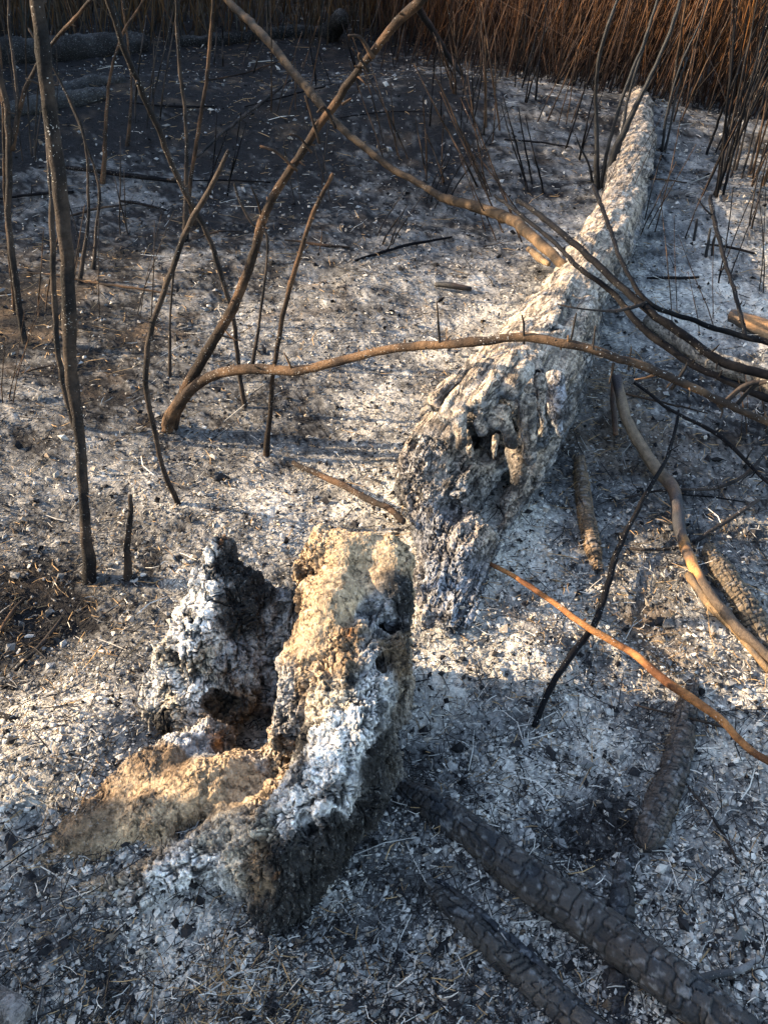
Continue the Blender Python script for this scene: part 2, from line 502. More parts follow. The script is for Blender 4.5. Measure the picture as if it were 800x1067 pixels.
# right wall: a thick slab, highest at the back, its broken crest running down to the front
def drop(g, p, r0, r1, dx=0., dy=0., k=.03):
    a = A0(*p); b = np.array([a[0] + dx, a[1] + dy, -.06])
    S.append((g, lambda P, a=a, b=b: seg(P, a, b, r0, r1), k))
sg('wall', (345, 580, .39), (407, 586, .38), .050, .052)
sg('wall', (338, 560, .40), (322, 598, .36), .012, .024)
sg('wall', (345, 630, .36), (330, 700, .29), .062, .058)
sg('wall', (405, 622, .35), (400, 690, .29), .050, .055)
sg('wall', (330, 700, .29), (303, 765, .19), .055, .048)
sg('wall', (372, 690, .31), (362, 765, .27), .066, .062)
sg('wall', (362, 765, .27), (345, 815, .23), .060, .058)
sg('wall', (387, 765, .24), (380, 840, .16), .038, .036)
sg('wall', (340, 815, .23), (305, 862, .18), .055, .050)
sg('wall', (305, 862, .18), (262, 898, .12), .050, .040)
drop('wall', (385, 610, .33), .065, .10)
drop('wall', (350, 660, .30), .06, .08)
drop('wall', (378, 720, .26), .065, .08)
drop('wall', (360, 790, .20), .058, .062)
drop('wall', (325, 850, .20), .050, .034, -.035, -.05)
drop('wall', (292, 880, .15), .045, .045, -.005, -.09)
drop('wall', (355, 830, .18), .045, .030, -.02, -.02)
drop('wall', (262, 890, .11), .04, .04, .0, -.05)
# roots
sg('root#1', (228, 768, .09), (160, 805, .10), .045, .042)
sg('root#1', (160, 805, .10), (85, 868, .06), .042, .034)
sg('root#1', (85, 868, .06), (15, 935, .0), .034, .02)
sg('root#2', (285, 800, .09), (225, 815, .10), .055, .058)
sg('root#2', (225, 815, .10), (160, 850, .08), .055, .045)
sg('root#2', (160, 850, .08), (100, 890, .04), .042, .028)
sg('root#3', (290, 840, .08), (240, 885, .07), .055, .055)
sg('root#3', (240, 885, .08), (170, 915, .04), .055, .045)
sg('root#3', (170, 915, .04), (60, 950, -.01), .045, .03)
sg('root#2', (110, 885, .04), (30, 920, -.01), .03, .02)
carve = [lambda P, a=A0(297, 776, .20): seg(P, a, a + np.array([.01, .06, -.03]), .024, .014),
         lambda P, a=A0(320, 770, .24): seg(P, a, a + np.array([0, .05, -.03]), .016, .01),
         lambda P, a=A0(232, 735, .12): seg(P, a, a + np.array([0, .08, -.02]), .028, .02),
         lambda P, a=A0(345, 705, .37): seg(P, a, a + np.array([.02, .03, -.03]), .014, .01),
         lambda P, a=A0(414, 640, .38): seg(P, a, a + np.array([-.03, .0, -.05]), .016, .012),
         lambda P, a=A0(400, 690, .34): seg(P, a, a + np.array([-.03, .0, -.04]), .018, .012),
         lambda P, a=A0(322, 860, .24): seg(P, a, a + np.array([.03, .03, -.07]), .018, .012)]
SANDY = [(A0(370, 575, .44), .075), (A0(345, 620, .42), .055), (A0(320, 670, .36), .04), (A0(400, 590, .43), .055), (A0(250, 812, .14), .06), (A0(190, 835, .11), .05), (A0(130, 865, .07), .05), (A0(190, 790, .13), .045), (A0(140, 820, .11), .05), (A0(90, 870, .08), .05), (A0(240, 870, .1), .04)]
def sandy(P):
    w_ = 0
    for q, r_ in SANDY:
        w_ = w_ + np.exp(-((P - q) ** 2).sum(1) / (r_ * r_))
    return np.clip(w_ * 1.2, 0, 1)
def blocks(P):
    Q = P * np.array([1, 1, .6], np.float32)
    Q = Q + .006 * np.stack([fbm(P, .02, 2, 140 + k) for k in range(3)], 1)
    return worley(Q / .019, 71)
def stump_noise(P):
    sw = 1 - .85 * sandy(P)
    n = .016 * fbm(P, .11, 3, 61) + .010 * sw * fbm(P, .04, 2, 67, stretch=(1, 1, .4)) + .002 * fbm(P, .012, 2, 69)
    return n
SV, SF, SL, SN = build_sdf(S, (-.92, .62, -.10), (.16, 1.62, .47), .0060, .03, carve, stump_noise)
nrm = vnormals(SV, SF)
sw_ = 1 - sandy(SV)
REL, CRK, TONE = char_relief(SV.astype(np.float32), 70, .034)
REL2, CRK2, TONE2 = char_relief(SV.astype(np.float32), 270, .015, (1, 1, .4))
SV = SV + nrm * ((.10 + 1.1 * sw_) * (REL + .45 * REL2) + .0010 * fbm(SV, .010, 3, 75))[:, None]
def project(P):
    Q = np.atleast_2d(P) - CAMP
    d = Q @ FWD
    return 400 + FPX * (Q @ RIGHT) / d, 533.5 - FPX * (Q @ UP) / d, d
def snapper(V):
    X, Y, D = project(V)
    def f(q):
        x, y, _ = project(q)
        m = np.where((np.abs(X - x) < 5) & (np.abs(Y - y) < 5))[0]
        return np.asarray(q) if not len(m) else V[m[np.argmin(D[m])]]
    return f
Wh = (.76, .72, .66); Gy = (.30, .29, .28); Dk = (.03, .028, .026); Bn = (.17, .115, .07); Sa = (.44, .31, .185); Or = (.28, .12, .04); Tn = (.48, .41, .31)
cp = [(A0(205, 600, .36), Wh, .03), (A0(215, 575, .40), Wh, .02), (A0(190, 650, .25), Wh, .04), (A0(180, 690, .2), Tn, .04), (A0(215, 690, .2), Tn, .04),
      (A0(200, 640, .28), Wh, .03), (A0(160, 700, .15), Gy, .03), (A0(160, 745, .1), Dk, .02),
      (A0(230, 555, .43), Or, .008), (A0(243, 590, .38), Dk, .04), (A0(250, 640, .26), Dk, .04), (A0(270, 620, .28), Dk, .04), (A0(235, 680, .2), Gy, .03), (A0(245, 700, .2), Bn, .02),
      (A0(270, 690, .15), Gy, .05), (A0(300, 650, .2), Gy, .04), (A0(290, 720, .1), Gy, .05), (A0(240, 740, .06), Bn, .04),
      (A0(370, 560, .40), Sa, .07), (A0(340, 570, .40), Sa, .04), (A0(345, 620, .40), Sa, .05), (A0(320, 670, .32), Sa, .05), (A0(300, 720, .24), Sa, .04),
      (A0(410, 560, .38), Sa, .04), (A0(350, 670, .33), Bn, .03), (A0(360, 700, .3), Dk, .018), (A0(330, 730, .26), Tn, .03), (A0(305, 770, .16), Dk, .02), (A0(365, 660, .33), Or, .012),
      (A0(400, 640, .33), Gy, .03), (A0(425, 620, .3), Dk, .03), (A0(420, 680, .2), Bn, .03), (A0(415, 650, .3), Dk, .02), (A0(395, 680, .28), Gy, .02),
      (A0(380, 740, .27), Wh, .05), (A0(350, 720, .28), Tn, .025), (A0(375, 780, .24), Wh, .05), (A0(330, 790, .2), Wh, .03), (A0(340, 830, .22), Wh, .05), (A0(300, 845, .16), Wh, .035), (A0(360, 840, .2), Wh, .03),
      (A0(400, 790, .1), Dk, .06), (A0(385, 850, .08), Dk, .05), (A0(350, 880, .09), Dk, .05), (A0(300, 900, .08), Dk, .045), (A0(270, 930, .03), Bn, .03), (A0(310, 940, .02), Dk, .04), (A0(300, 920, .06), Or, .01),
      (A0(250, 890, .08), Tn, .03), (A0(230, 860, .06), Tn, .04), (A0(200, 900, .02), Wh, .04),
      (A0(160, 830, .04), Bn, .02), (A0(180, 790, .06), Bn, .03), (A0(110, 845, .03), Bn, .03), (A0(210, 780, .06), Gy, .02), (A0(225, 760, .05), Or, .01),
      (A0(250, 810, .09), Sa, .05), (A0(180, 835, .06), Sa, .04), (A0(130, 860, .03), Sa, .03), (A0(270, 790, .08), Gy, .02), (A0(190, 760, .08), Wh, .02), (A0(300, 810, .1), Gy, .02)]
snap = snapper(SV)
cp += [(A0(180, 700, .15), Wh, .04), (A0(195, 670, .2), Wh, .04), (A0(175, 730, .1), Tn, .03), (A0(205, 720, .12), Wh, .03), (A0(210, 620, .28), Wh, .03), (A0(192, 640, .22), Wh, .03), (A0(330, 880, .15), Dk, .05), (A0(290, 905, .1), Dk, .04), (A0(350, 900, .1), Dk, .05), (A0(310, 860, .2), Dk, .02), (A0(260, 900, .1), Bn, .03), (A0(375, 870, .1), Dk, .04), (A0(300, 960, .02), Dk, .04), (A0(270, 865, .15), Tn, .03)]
cp = [(snap(q), c_, r_) for q, c_, r_ in cp]  # spire's sunlit white left and shaded dark right are painted into these points
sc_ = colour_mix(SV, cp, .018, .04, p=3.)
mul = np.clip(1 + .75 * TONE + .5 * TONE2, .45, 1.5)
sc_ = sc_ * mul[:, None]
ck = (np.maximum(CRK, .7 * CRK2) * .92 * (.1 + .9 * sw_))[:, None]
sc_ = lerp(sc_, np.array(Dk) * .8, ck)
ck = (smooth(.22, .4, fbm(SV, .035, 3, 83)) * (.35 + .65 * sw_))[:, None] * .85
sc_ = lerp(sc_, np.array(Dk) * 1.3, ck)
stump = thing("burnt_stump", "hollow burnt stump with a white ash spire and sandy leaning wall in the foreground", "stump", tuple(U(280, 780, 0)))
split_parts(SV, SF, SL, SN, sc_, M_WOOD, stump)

# ------------------------------------------------------------------ fallen log
LOGPTS = [(492, 490, .17, .19), (515, 440, .20, .205), (549, 390, .18, .17), (587, 330, .14, .135), (616, 285, .13, .122), (639, 240, .115, .112), (652, 200, .10, .10), (660, 160, .08, .10), (663, 130, .04, .085), (662, 105, -.02, .07), (660, 85, -.10, .05)]
LP = [np.array(U(a, b, c)) for a, b, c, r in LOGPTS]; LR = [r for *_, r in LOGPTS]
for i_, p in enumerate(LP):
    p[2] += Hs(p[0], p[1]) * .6
S = []
def sl(g, pa, pb, ra, rb, flat=None, k=.04):
    S.append((g, lambda P, a=np.array(pa), b=np.array(pb): seg(P, a, b, ra, rb, flat), k))
# everything of the log in two grids: the detailed near end and the plain far trunk
def near_end():
    # trunk proper beyond the ledge
    a = U(549, 400, .18); b = U(598, 312, .14)
    sl('trunk', a, b, .160, .128)
    sl('trunk', U(526, 430, .21), a, .150, .16)
    # left shoulder and the belly that is left of the burnt-out end
    sl('burnt_end', U(455, 500, .10), U(490, 440, .16), .115, .14)
    sl('burnt_end', U(438, 505, .12), U(450, 470, .17), .06, .07)
    sl('burnt_end', U(455, 555, .05), U(470, 500, .08), .075, .12)
    sl('burnt_end', U(450, 640, .01), U(465, 570, .05), .045, .075)
    sl('burnt_end', U(470, 650, .02), U(487, 570, .05), .045, .075)
    # right rim curving round the hollow
    sl('burnt_end', U(520, 540, .06), U(555, 500, .10), .028, .032, k=.02)
    sl('burnt_end', U(555, 500, .10), U(580, 430, .16), .035, .05, k=.02)
    sl('burnt_end', U(490, 580, .05), U(520, 540, .06), .03, .028, k=.02)
    # bark ledge with hanging lobes over the hollow
    for pa, pb, ra, rb in [((468, 430, .40), (508, 385, .42), .032, .034), ((500, 422, .41), (532, 378, .42), .03, .034), ((452, 420, .37), (495, 378, .40), .024, .03),
                           ((478, 436, .40), (482, 462, .36), .021, .013), ((498, 440, .39), (501, 452, .37), .015, .013), ((510, 430, .39), (512, 446, .37), .011, .009),
                           ((523, 428, .40), (533, 464, .33), .022, .013), ((532, 408, .42), (548, 385, .42), .024, .024), ((548, 420, .38), (552, 478, .28), .024, .016),
                           ((537, 470, .26), (541, 498, .22), .030, .020), ((458, 425, .37), (466, 440, .35), .014, .012), ((515, 400, .44), (500, 418, .43), .018, .016),
                           ((562, 395, .38), (566, 450, .30), .016, .014), ((578, 395, .34), (582, 450, .26), .025, .02), ((486, 452, .33), (490, 475, .30), .008, .006),
                           ((516, 455, .33), (514, 480, .29), .008, .006)]:
        sl('bark_ledge', U(*pa), U(*pb), ra, rb, k=.014)
near_end()
def ray_cut(px, py, zt, rad):
    a = U(px, py, .55); b = U(px, py, zt)
    d = (b - a) / np.linalg.norm(b - a); b = b - d * rad
    return lambda P: seg(P, a, b, rad * 1.3, rad)
ncarve = [ray_cut(*q) for q in [(515, 470, .12, .030), (497, 460, .14, .022), (490, 452, .19, .030), (520, 457, .16, .035), (504, 468, .15, .04), (500, 478, .19, .045), (530, 472, .17, .045), (478, 474, .20, .035), (548, 455, .22, .03), (505, 455, .20, .035), (527, 448, .20, .035), (483, 455, .24, .025),
                                (505, 510, .13, .05), (475, 525, .12, .05), (535, 500, .12, .035), (450, 570, .10, .04), (480, 555, .13, .05), (514, 538, .02, .030), (460, 615, .12, .04),
                                (556, 470, .19, .010), (556, 440, .25, .010), (557, 415, .29, .009), (560, 390, .32, .009), (576, 460, .16, .009), (578, 430, .21, .009), (582, 400, .25, .009),
                                (432, 462, .19, .016), (440, 500, .17, .014), (545, 395, .33, .012), (537, 412, .31, .012)]] + [
          lambda P, a=U(522, 535, .10), b=U(512, 552, .06): seg(P, a, b, .026, .02),
          
          
          lambda P, a=U(575, 318, .33), b=U(608, 322, .28): seg(P, a, b, .018, .010),
          lambda P, a=U(585, 335, .32), b=U(606, 300, .26): seg(P, a, b, .018, .012),
          lambda P, a=U(560, 340, .36), b=U(600, 350, .26): seg(P, a, b, .012, .010)]
la, lb = U(500, 470, .1), U(620, 260, .1)
gd = (lb - la); gd[2] = 0; gd /= np.linalg.norm(gd)
def logcoord(P):
    P = np.asarray(P)
    s = P[:, 0] * gd[0] + P[:, 1] * gd[1]; t_ = P[:, 0] * gd[1] - P[:, 1] * gd[0]
    return np.stack([s * .33, t_, P[:, 2]], 1)
def log_noise(P):
    Q = logcoord(P)
    return .014 * fbm(P, .16, 2, 91) + .010 * fbm(Q * [.5, 1, 1], .035, 2, 95)
def log_rel(P):
    Q = logcoord(P) * np.array([3, 1, 1], float)      # undo the stretch, then put the grain on the third axis
    Q = Q[:, [1, 2, 0]].astype(np.float32)
    a_ = char_relief(Q, 370, .036, (1, 1, .12)); b_ = char_relief(Q, 470, .015, (1, 1, .22))
    return a_, b_
def log_detail(V, N_, rel, calm):
    (ra, ca_, ta), (rb, cb_, tb_) = rel
    return V + N_ * ((1 - calm) * (ra + .45 * rb) + .0008 * fbm(V, .010, 3, 99))[:, None]
lo = np.min([U(400, 560, 0), U(440, 680, 0), U(400, 480, .3)], 0) - .05
V1, F1, L1, N1 = build_sdf(S, (-.12, 1.30, -.06), (.80, 2.75, .50), .0072, .04, ncarve, log_noise, late=('bark_ledge',))
# far trunk: a swept tube
def catmull(pts, n):
    pts = [np.asarray(p, float) for p in pts]
    pts = [2 * pts[0] - pts[1]] + pts + [2 * pts[-1] - pts[-2]]
    out = []
    m = len(pts) - 3
    for tt in np.linspace(0, m, n):
        k = min(int(tt), m - 1); f = tt - k
        p0, p1, p2, p3 = pts[k:k + 4]
        out.append(.5 * ((2 * p1) + (-p0 + p2) * f + (2 * p0 - 5 * p1 + 4 * p2 - p3) * f * f + (-p0 + 3 * p1 - 3 * p2 + p3) * f ** 3))
    return np.array(out)
def tube(pts, rad, n, sides, dense=True, cap=True):
    """swept tube; returns V, F, (ring centre, outward unit, arclength) per vertex"""
    p4 = [np.append(np.asarray(p, float), r) for p, r in zip(pts, rad)]
    c = catmull(p4, n) if len(pts) > 1 else np.array(p4)
    R = np.maximum(c[:, 3], .0004); c = c[:, :3]
    T = np.gradient(c, axis=0); T /= np.maximum(np.linalg.norm(T, axis=1), 1e-9)[:, None]
    up = np.array([0, 0, 1.0]) if abs(T[0][2]) < .8 else np.array([0, 1.0, 0])
    u = np.cross(T[0], up); u /= np.linalg.norm(u)
    Us = []
    for k in range(n):
        u = u - T[k] * (u @ T[k]); u /= np.linalg.norm(u); Us.append(u)
    Us = np.array(Us); Vs = np.cross(T, Us)
    a = np.linspace(0, 2 * math.pi, sides, endpoint=False)
    O = Us[:, None, :] * np.cos(a)[None, :, None] + Vs[:, None, :] * np.sin(a)[None, :, None]
    Vv = c[:, None, :] + O * R[:, None, None]
    s = np.concatenate([[0], np.cumsum(np.linalg.norm(np.diff(c, axis=0), axis=1))])
    idx = np.arange(n * sides).reshape(n, sides)
    nx_ = np.roll(idx, -1, 1)
    F = np.stack([idx[:-1], nx_[:-1], nx_[1:], idx[1:]], -1).reshape(-1, 4)
    Vv = Vv.reshape(-1, 3); O = O.reshape(-1, 3); Sx = np.repeat(s, sides); RR = np.repeat(R, sides)
    if cap:
        e = len(Vv)
        Vv = np.vstack([Vv, c[0] - T[0] * R[0] * .4, c[-1] + T[-1] * R[-1] * .4]); O = np.vstack([O, -T[0], T[-1]])
        Sx = np.append(Sx, [0, s[-1]]); RR = np.append(RR, [R[0], R[-1]])
        k = np.arange(sides); k2 = (k + 1) % sides
        F = np.vstack([F, np.stack([np.full(sides, e), k2, k, k], 1)[:, [0, 1, 2, 2]], np.stack([np.full(sides, e + 1), idx[-1][k], idx[-1][k2], idx[-1][k2]], 1)])
        F = F.copy()
    return Vv, F, O, Sx, RR
def fix_deg(V, F):
    """quads with a repeated corner become triangles: returns list of polygons mesh arrays"""
    deg = F[:, 2] == F[:, 3]
    q = F[~deg]
    tri = np.vstack([q[:, [0, 1, 2]], q[:, [0, 2, 3]], F[deg][:, :3]])
    return tri
def tube_mesh(name, V, F, col, loc):
    return mesh_np(name, V - np.asarray(loc), fix_deg(V, F), col, True)
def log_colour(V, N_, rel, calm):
    warm = np.array([.42, .335, .25]); shade_cool = np.array([.135, .137, .142]); pale = np.array([.50, .455, .40])
    # upper side: ash dust painted warm as sunlit; flanks: cracked char painted cool as shaded
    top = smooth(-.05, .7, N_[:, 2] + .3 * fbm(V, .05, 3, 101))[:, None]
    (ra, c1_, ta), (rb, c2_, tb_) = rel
    c = lerp(shade_cool, warm, top)
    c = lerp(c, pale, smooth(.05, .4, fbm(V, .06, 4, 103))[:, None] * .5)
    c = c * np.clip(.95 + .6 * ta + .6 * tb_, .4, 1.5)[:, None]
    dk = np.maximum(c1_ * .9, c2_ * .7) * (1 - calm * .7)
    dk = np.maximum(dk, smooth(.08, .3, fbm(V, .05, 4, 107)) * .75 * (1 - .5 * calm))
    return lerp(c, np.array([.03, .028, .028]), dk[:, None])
nn = vnormals(V1, F1)
rel1 = log_rel(V1)
calm = np.clip(smooth(.35, .85, nn[:, 2]) * (V1 @ gd > U(480, 440, .3) @ gd) * 1.0, 0, 1) * .75
calm = np.maximum(calm, (L1 == N1.index('bark_ledge')) * .7)
V1 = log_detail(V1, nn, rel1, calm)
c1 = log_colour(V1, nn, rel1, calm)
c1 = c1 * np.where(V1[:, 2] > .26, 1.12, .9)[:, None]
snapl = snapper(V1)
shade_pts = [(U(455, 530, .1), (.15, .16, .185), .08), (U(435, 555, .06), (.15, .16, .18), .06), (U(500, 520, .1), (.12, .115, .115), .06), (U(478, 590, .05), (.17, .18, .21), .08), (U(590, 400, .2), (.2, .215, .25), .06), (U(455, 600, .04), (.22, .235, .26), .09), (U(480, 640, .03), (.24, .26, .29), .06), (U(430, 470, .18), (.2, .21, .23), .06), (U(575, 440, .2), (.3, .32, .35), .05), (U(480, 500, .16), (.24, .23, .22), .07)]  # blue-grey of the shaded flank and lower slab, painted into the colour
for q, cc, r in shade_pts:
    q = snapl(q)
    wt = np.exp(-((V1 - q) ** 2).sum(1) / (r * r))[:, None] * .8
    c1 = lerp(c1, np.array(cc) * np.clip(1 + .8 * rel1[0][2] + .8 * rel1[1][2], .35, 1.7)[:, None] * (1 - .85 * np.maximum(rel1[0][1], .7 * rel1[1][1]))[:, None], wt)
for q, r_ in [(U(515, 535, .04), .05), (U(505, 462, .20), .035), (U(530, 458, .20), .035), (U(478, 470, .21), .025), (U(557, 440, .24), .012), (U(578, 430, .2), .012), (U(545, 395, .34), .02), (U(540, 505, .12), .03), (U(432, 462, .2), .015), (U(490, 455, .3), .018), (U(515, 450, .3), .015), (U(470, 500, .2), .015), (U(500, 500, .2), .02)]:  # black char of the hollows and gaps, darkened to stand for their shade
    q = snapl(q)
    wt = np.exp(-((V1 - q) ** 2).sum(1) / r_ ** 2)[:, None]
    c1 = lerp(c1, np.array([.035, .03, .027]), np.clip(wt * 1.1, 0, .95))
fallen = thing("fallen_log", "long ash covered fallen log with a hollow burnt end running away from the stump", "log", tuple(G(500, 520)))
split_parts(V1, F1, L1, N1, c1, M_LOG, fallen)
far_pts = [U(584, 335, .14)] + [p for p in LP[4:]]
far_r = [.12] + LR[4:]
Vt, Ft, Ot, St, Rt = tube(far_pts, far_r, 520, 84)
Vt = Vt + Ot * (-log_noise(Vt) * 1.0 - .012 * np.abs(fbm(logcoord(Vt), .05, 2, 117)))[:, None]
relt = log_rel(Vt); calmt = smooth(.3, .8, Ot[:, 2]) * .6
Vt = log_detail(Vt, Ot, relt, calmt)
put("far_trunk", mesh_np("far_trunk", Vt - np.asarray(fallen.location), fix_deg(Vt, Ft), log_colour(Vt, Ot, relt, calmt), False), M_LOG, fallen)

# ------------------------------------------------------------------ sticks, stems and poles
def stick_cols(V, O, S_, c0, c1, seed, patch=.06):
    t_ = smooth(-.25, .3, fbm(V, patch, 3, seed))[:, None]
    return lerp(np.array(c0), np.array(c1), t_)
def limb_geom(P, R, n=None, sides=9, seed=0, spurs=0, spur_len=.03, wob=.12, c0=(.06, .045, .035), c1=(.16, .10, .06), patch=.06, bands=None):
    L = sum(np.linalg.norm(P[k + 1] - P[k]) for k in range(len(P) - 1))
    n = n or int(min(160, max(10, L / .02)))
    V, F, O, S_, RR = tube(P, R, n, sides)
    V = V + O * (RR * wob * (.7 * fbm(V, .03, 2, seed + 200) + .8 * fbm(V, .006, 2, seed + 203)))[:, None] * 1.3
    V = V + np.stack([fbm(np.stack([S_, S_ * 0, S_ * 0], 1), .16, 2, seed + 301 + k) for k in range(3)], 1) * (RR * .4)[:, None]
    rk = random.Random(seed + 5)
    for _ in range(int(L / .34) + 1):                       # knots
        sk = rk.uniform(0, S_.max()); wk = np.exp(-((S_ - sk) / (RR * 1.1 + .002)) ** 2)
        V = V + O * (RR * rk.uniform(.08, .3) * wk * (.6 + .6 * vnoise(O * 1.3 + sk, seed)))[:, None]
    kx = np.stack([np.abs(fbm(np.stack([S_, S_ * 0 + 7, S_ * 0], 1), .075, 2, seed + 331 + k)) for k in range(3)], 1)
    V = V + kx * (np.minimum(RR, .006) * 1.1)[:, None]                        # kinks
    col = stick_cols(V, O, S_, c0, c1, seed, patch)
    if bands:
        q = S_ / S_.max() + .05 * fbm(V, .04, 3, seed + 40) + .02 * O[:, 0]
        for f0, f1_, cc in bands:
            m_ = (smooth(f0 - .01, f0 + .01, q) * (1 - smooth(f1_ - .01, f1_ + .01, q)))[:, None]
            col = lerp(col, np.array(cc) * (.8 + .4 * fbm(V, .015, 3, seed + 41))[:, None], m_)
    Vs, Fs, Cs = [V], [fix_deg(V, F)], [col]
    off = len(V)
    rs = random.Random(seed)
    for k in range(spurs):
        j = int(rs.uniform(.06, .97) * (n - 1)) * sides + rs.randrange(sides)
        o = O[j]; r = RR[j]
        c = V[j] - o * r * .5
        L_ = spur_len * rs.choice([.25, .4, .6, 1.0, 1.9]) * rs.uniform(.7, 1.3)
        tip = c + o * L_ + np.array([rs.uniform(-.4, .4), rs.uniform(-.4, .4), rs.uniform(0, .5)]) * L_
        mid = (c + tip) / 2 + np.array([rs.uniform(-.1, .1) for _ in range(3)]) * L_
        rb = min(r * .5, .0035)
        v, f, o2, s2, r2 = tube([c, mid, tip], [rb, rb * .8, rb * .45], 5, 4)
        Vs.append(v); Fs.append(fix_deg(v, f) + off); Cs.append(np.tile(np.array(c1), (len(v), 1))); off += len(v)
    return np.vstack(Vs), np.vstack(Fs), np.vstack(Cs)
def stem_points(pts, base_dz=-.03):
    """a standing stem: first picture point on the ground, the rest (px, py, dY) beside it"""
    b = G(pts[0][0], pts[0][1])
    P = [b + np.array([0, 0, base_dz]), b + 0.0]
    for px, py, dy in pts[1:]:
        P.append(UY(px, py, b[1] + dy))
    return P[1:], b
def stem_mesh(name, P, widths, loc, seed, **kw):
    R = [px2m(p, w_) / 2 * .75 for p, w_ in zip(P, widths)]
    P = list(P); P[0] = P[0] - np.array([0, 0, .02])
    V, F, c = limb_geom(P, R, seed=seed, **kw)
    return mesh_np(name, V - np.asarray(loc), F, c, True)

DARKS = dict(c0=(.016, .015, .015), c1=(.048, .037, .03))
BROWNS = dict(c0=(.022, .017, .014), c1=(.080, .048, .029))
BLACKS = dict(c0=(.004, .004, .005), c1=(.010, .009, .009))
def stem_thing(name, label, cat, pts, widths, seed, group=None, mat=None, **kw):
    P, b = stem_points(pts)
    widths = [widths[0] * 1.5] + list(widths[1:])
    me = stem_mesh(name, P, widths, b, seed, **kw)
    o = put(name, me, mat or M_BARK, None, tuple(b), label=label, category=cat)
    if group: o['group'] = group
    return o
# --- standing saplings on the left
stem_thing("sapling", "thickest grey speckled sapling standing at the left of the picture", "sapling",
           [(90, 605, 0), (88, 540, .0), (83, 470, 0), (76, 400, 0), (70, 300, -.02), (60, 200, -.03), (50, 100, -.04), (38, 0, -.05), (28, -90, -.06), (20, -200, -.1)],
           [14, 14, 15, 17, 19, 20, 20, 19, 17, 14], 1, spurs=26, spur_len=.012, sides=16, **DARKS)
stem_thing("sapling", "thin dark sapling close behind the thick speckled one", "sapling",
           [(78, 445, 0), (62, 380, .0), (56, 300, 0), (54, 220, 0), (48, 120, .1), (40, 30, .1), (35, -60, .1)], [7, 8, 8, 8, 7, 6, 5], 2, spurs=10, spur_len=.015, **DARKS)
P_, b_ = stem_points([(25, 358, 0), (18, 300, 0), (10, 240, 0), (9, 140, 0), (3, 90, 0), (-15, 20, 0)])
t = thing("forked_sapling", "dark forked sapling at the left edge with a side stem crossing behind the thick one", "sapling", tuple(b_))
put("stem", stem_mesh("stem", P_, [9, 9, 9, 9, 8, 7], b_, 3, spurs=8, spur_len=.015, **DARKS), M_BARK, t)
f_ = UY(11, 150, b_[1])
put("stem", stem_mesh("stem", [f_, UY(18, 105, b_[1]), UY(10, 30, b_[1] + .05), UY(8, -60, b_[1] + .05)], [6, 5, 4, 3], b_, 4, spurs=4, spur_len=.015, **DARKS), M_BARK, t)
put("stem", stem_mesh("stem", [f_, UY(26, 95, b_[1]), UY(55, 45, b_[1]), UY(95, 0, b_[1] - .05), UY(130, -50, b_[1] - .1)], [7, 6, 5, 5, 3], b_, 5, spurs=5, spur_len=.012, **BROWNS), M_BARK, t)
stem_thing("broken_sapling", "short broken sapling standing beside the thick sapling's foot", "stem", [(132, 603, 0), (133, 570, 0), (136, 540, 0), (135, 517, 0)], [9, 9, 8, 6], 6, spurs=5, spur_len=.008, **DARKS)
stem_thing("bent_whip", "long thin whip crossing the left saplings and bending to the ash above the stump spire", "stem",
           [(187, 526, 0), (172, 495, -.02), (160, 450, -.05), (152, 400, -.08), (155, 350, -.1), (172, 300, -.12), (190, 250, -.15), (203, 222, -.18), (222, 190, -.2), (238, 158, -.22)],
           [6, 7, 7, 8, 8, 8, 8, 8, 7, 6], 7, spurs=12, spur_len=.01, **DARKS)
stem_thing("leaning_whip", "grey whip leaning from top left down across the curved branch", "stem",
           [(254, 424, 0), (248, 380, -.02), (240, 320, -.05), (215, 245, -.1), (190, 195, -.15), (160, 125, -.25), (130, 55, -.35), (112, 0, -.4), (90, -70, -.5)],
           [5, 6, 7, 7, 8, 8, 8, 8, 7], 8, spurs=18, spur_len=.012, **DARKS)
stem_thing("upright_whip", "thin upright whip with a hooked tip between the two forking branches", "stem",
           [(277, 475, 0), (281, 420, 0), (292, 340, -.02), (310, 270, -.04), (330, 215, -.05), (346, 182, -.06)], [7, 6, 7, 7, 6, 5], 9, spurs=5, spur_len=.01, **BROWNS)
stem_thing("hooked_twig", "grey hooked twig bending over left of the upright whip", "stem",
           [(262, 382, 0), (272, 320, 0), (279, 250, 0), (262, 232, 0), (250, 210, 0), (244, 192, 0)], [4, 4, 4, 4, 4, 3], 10, **DARKS)
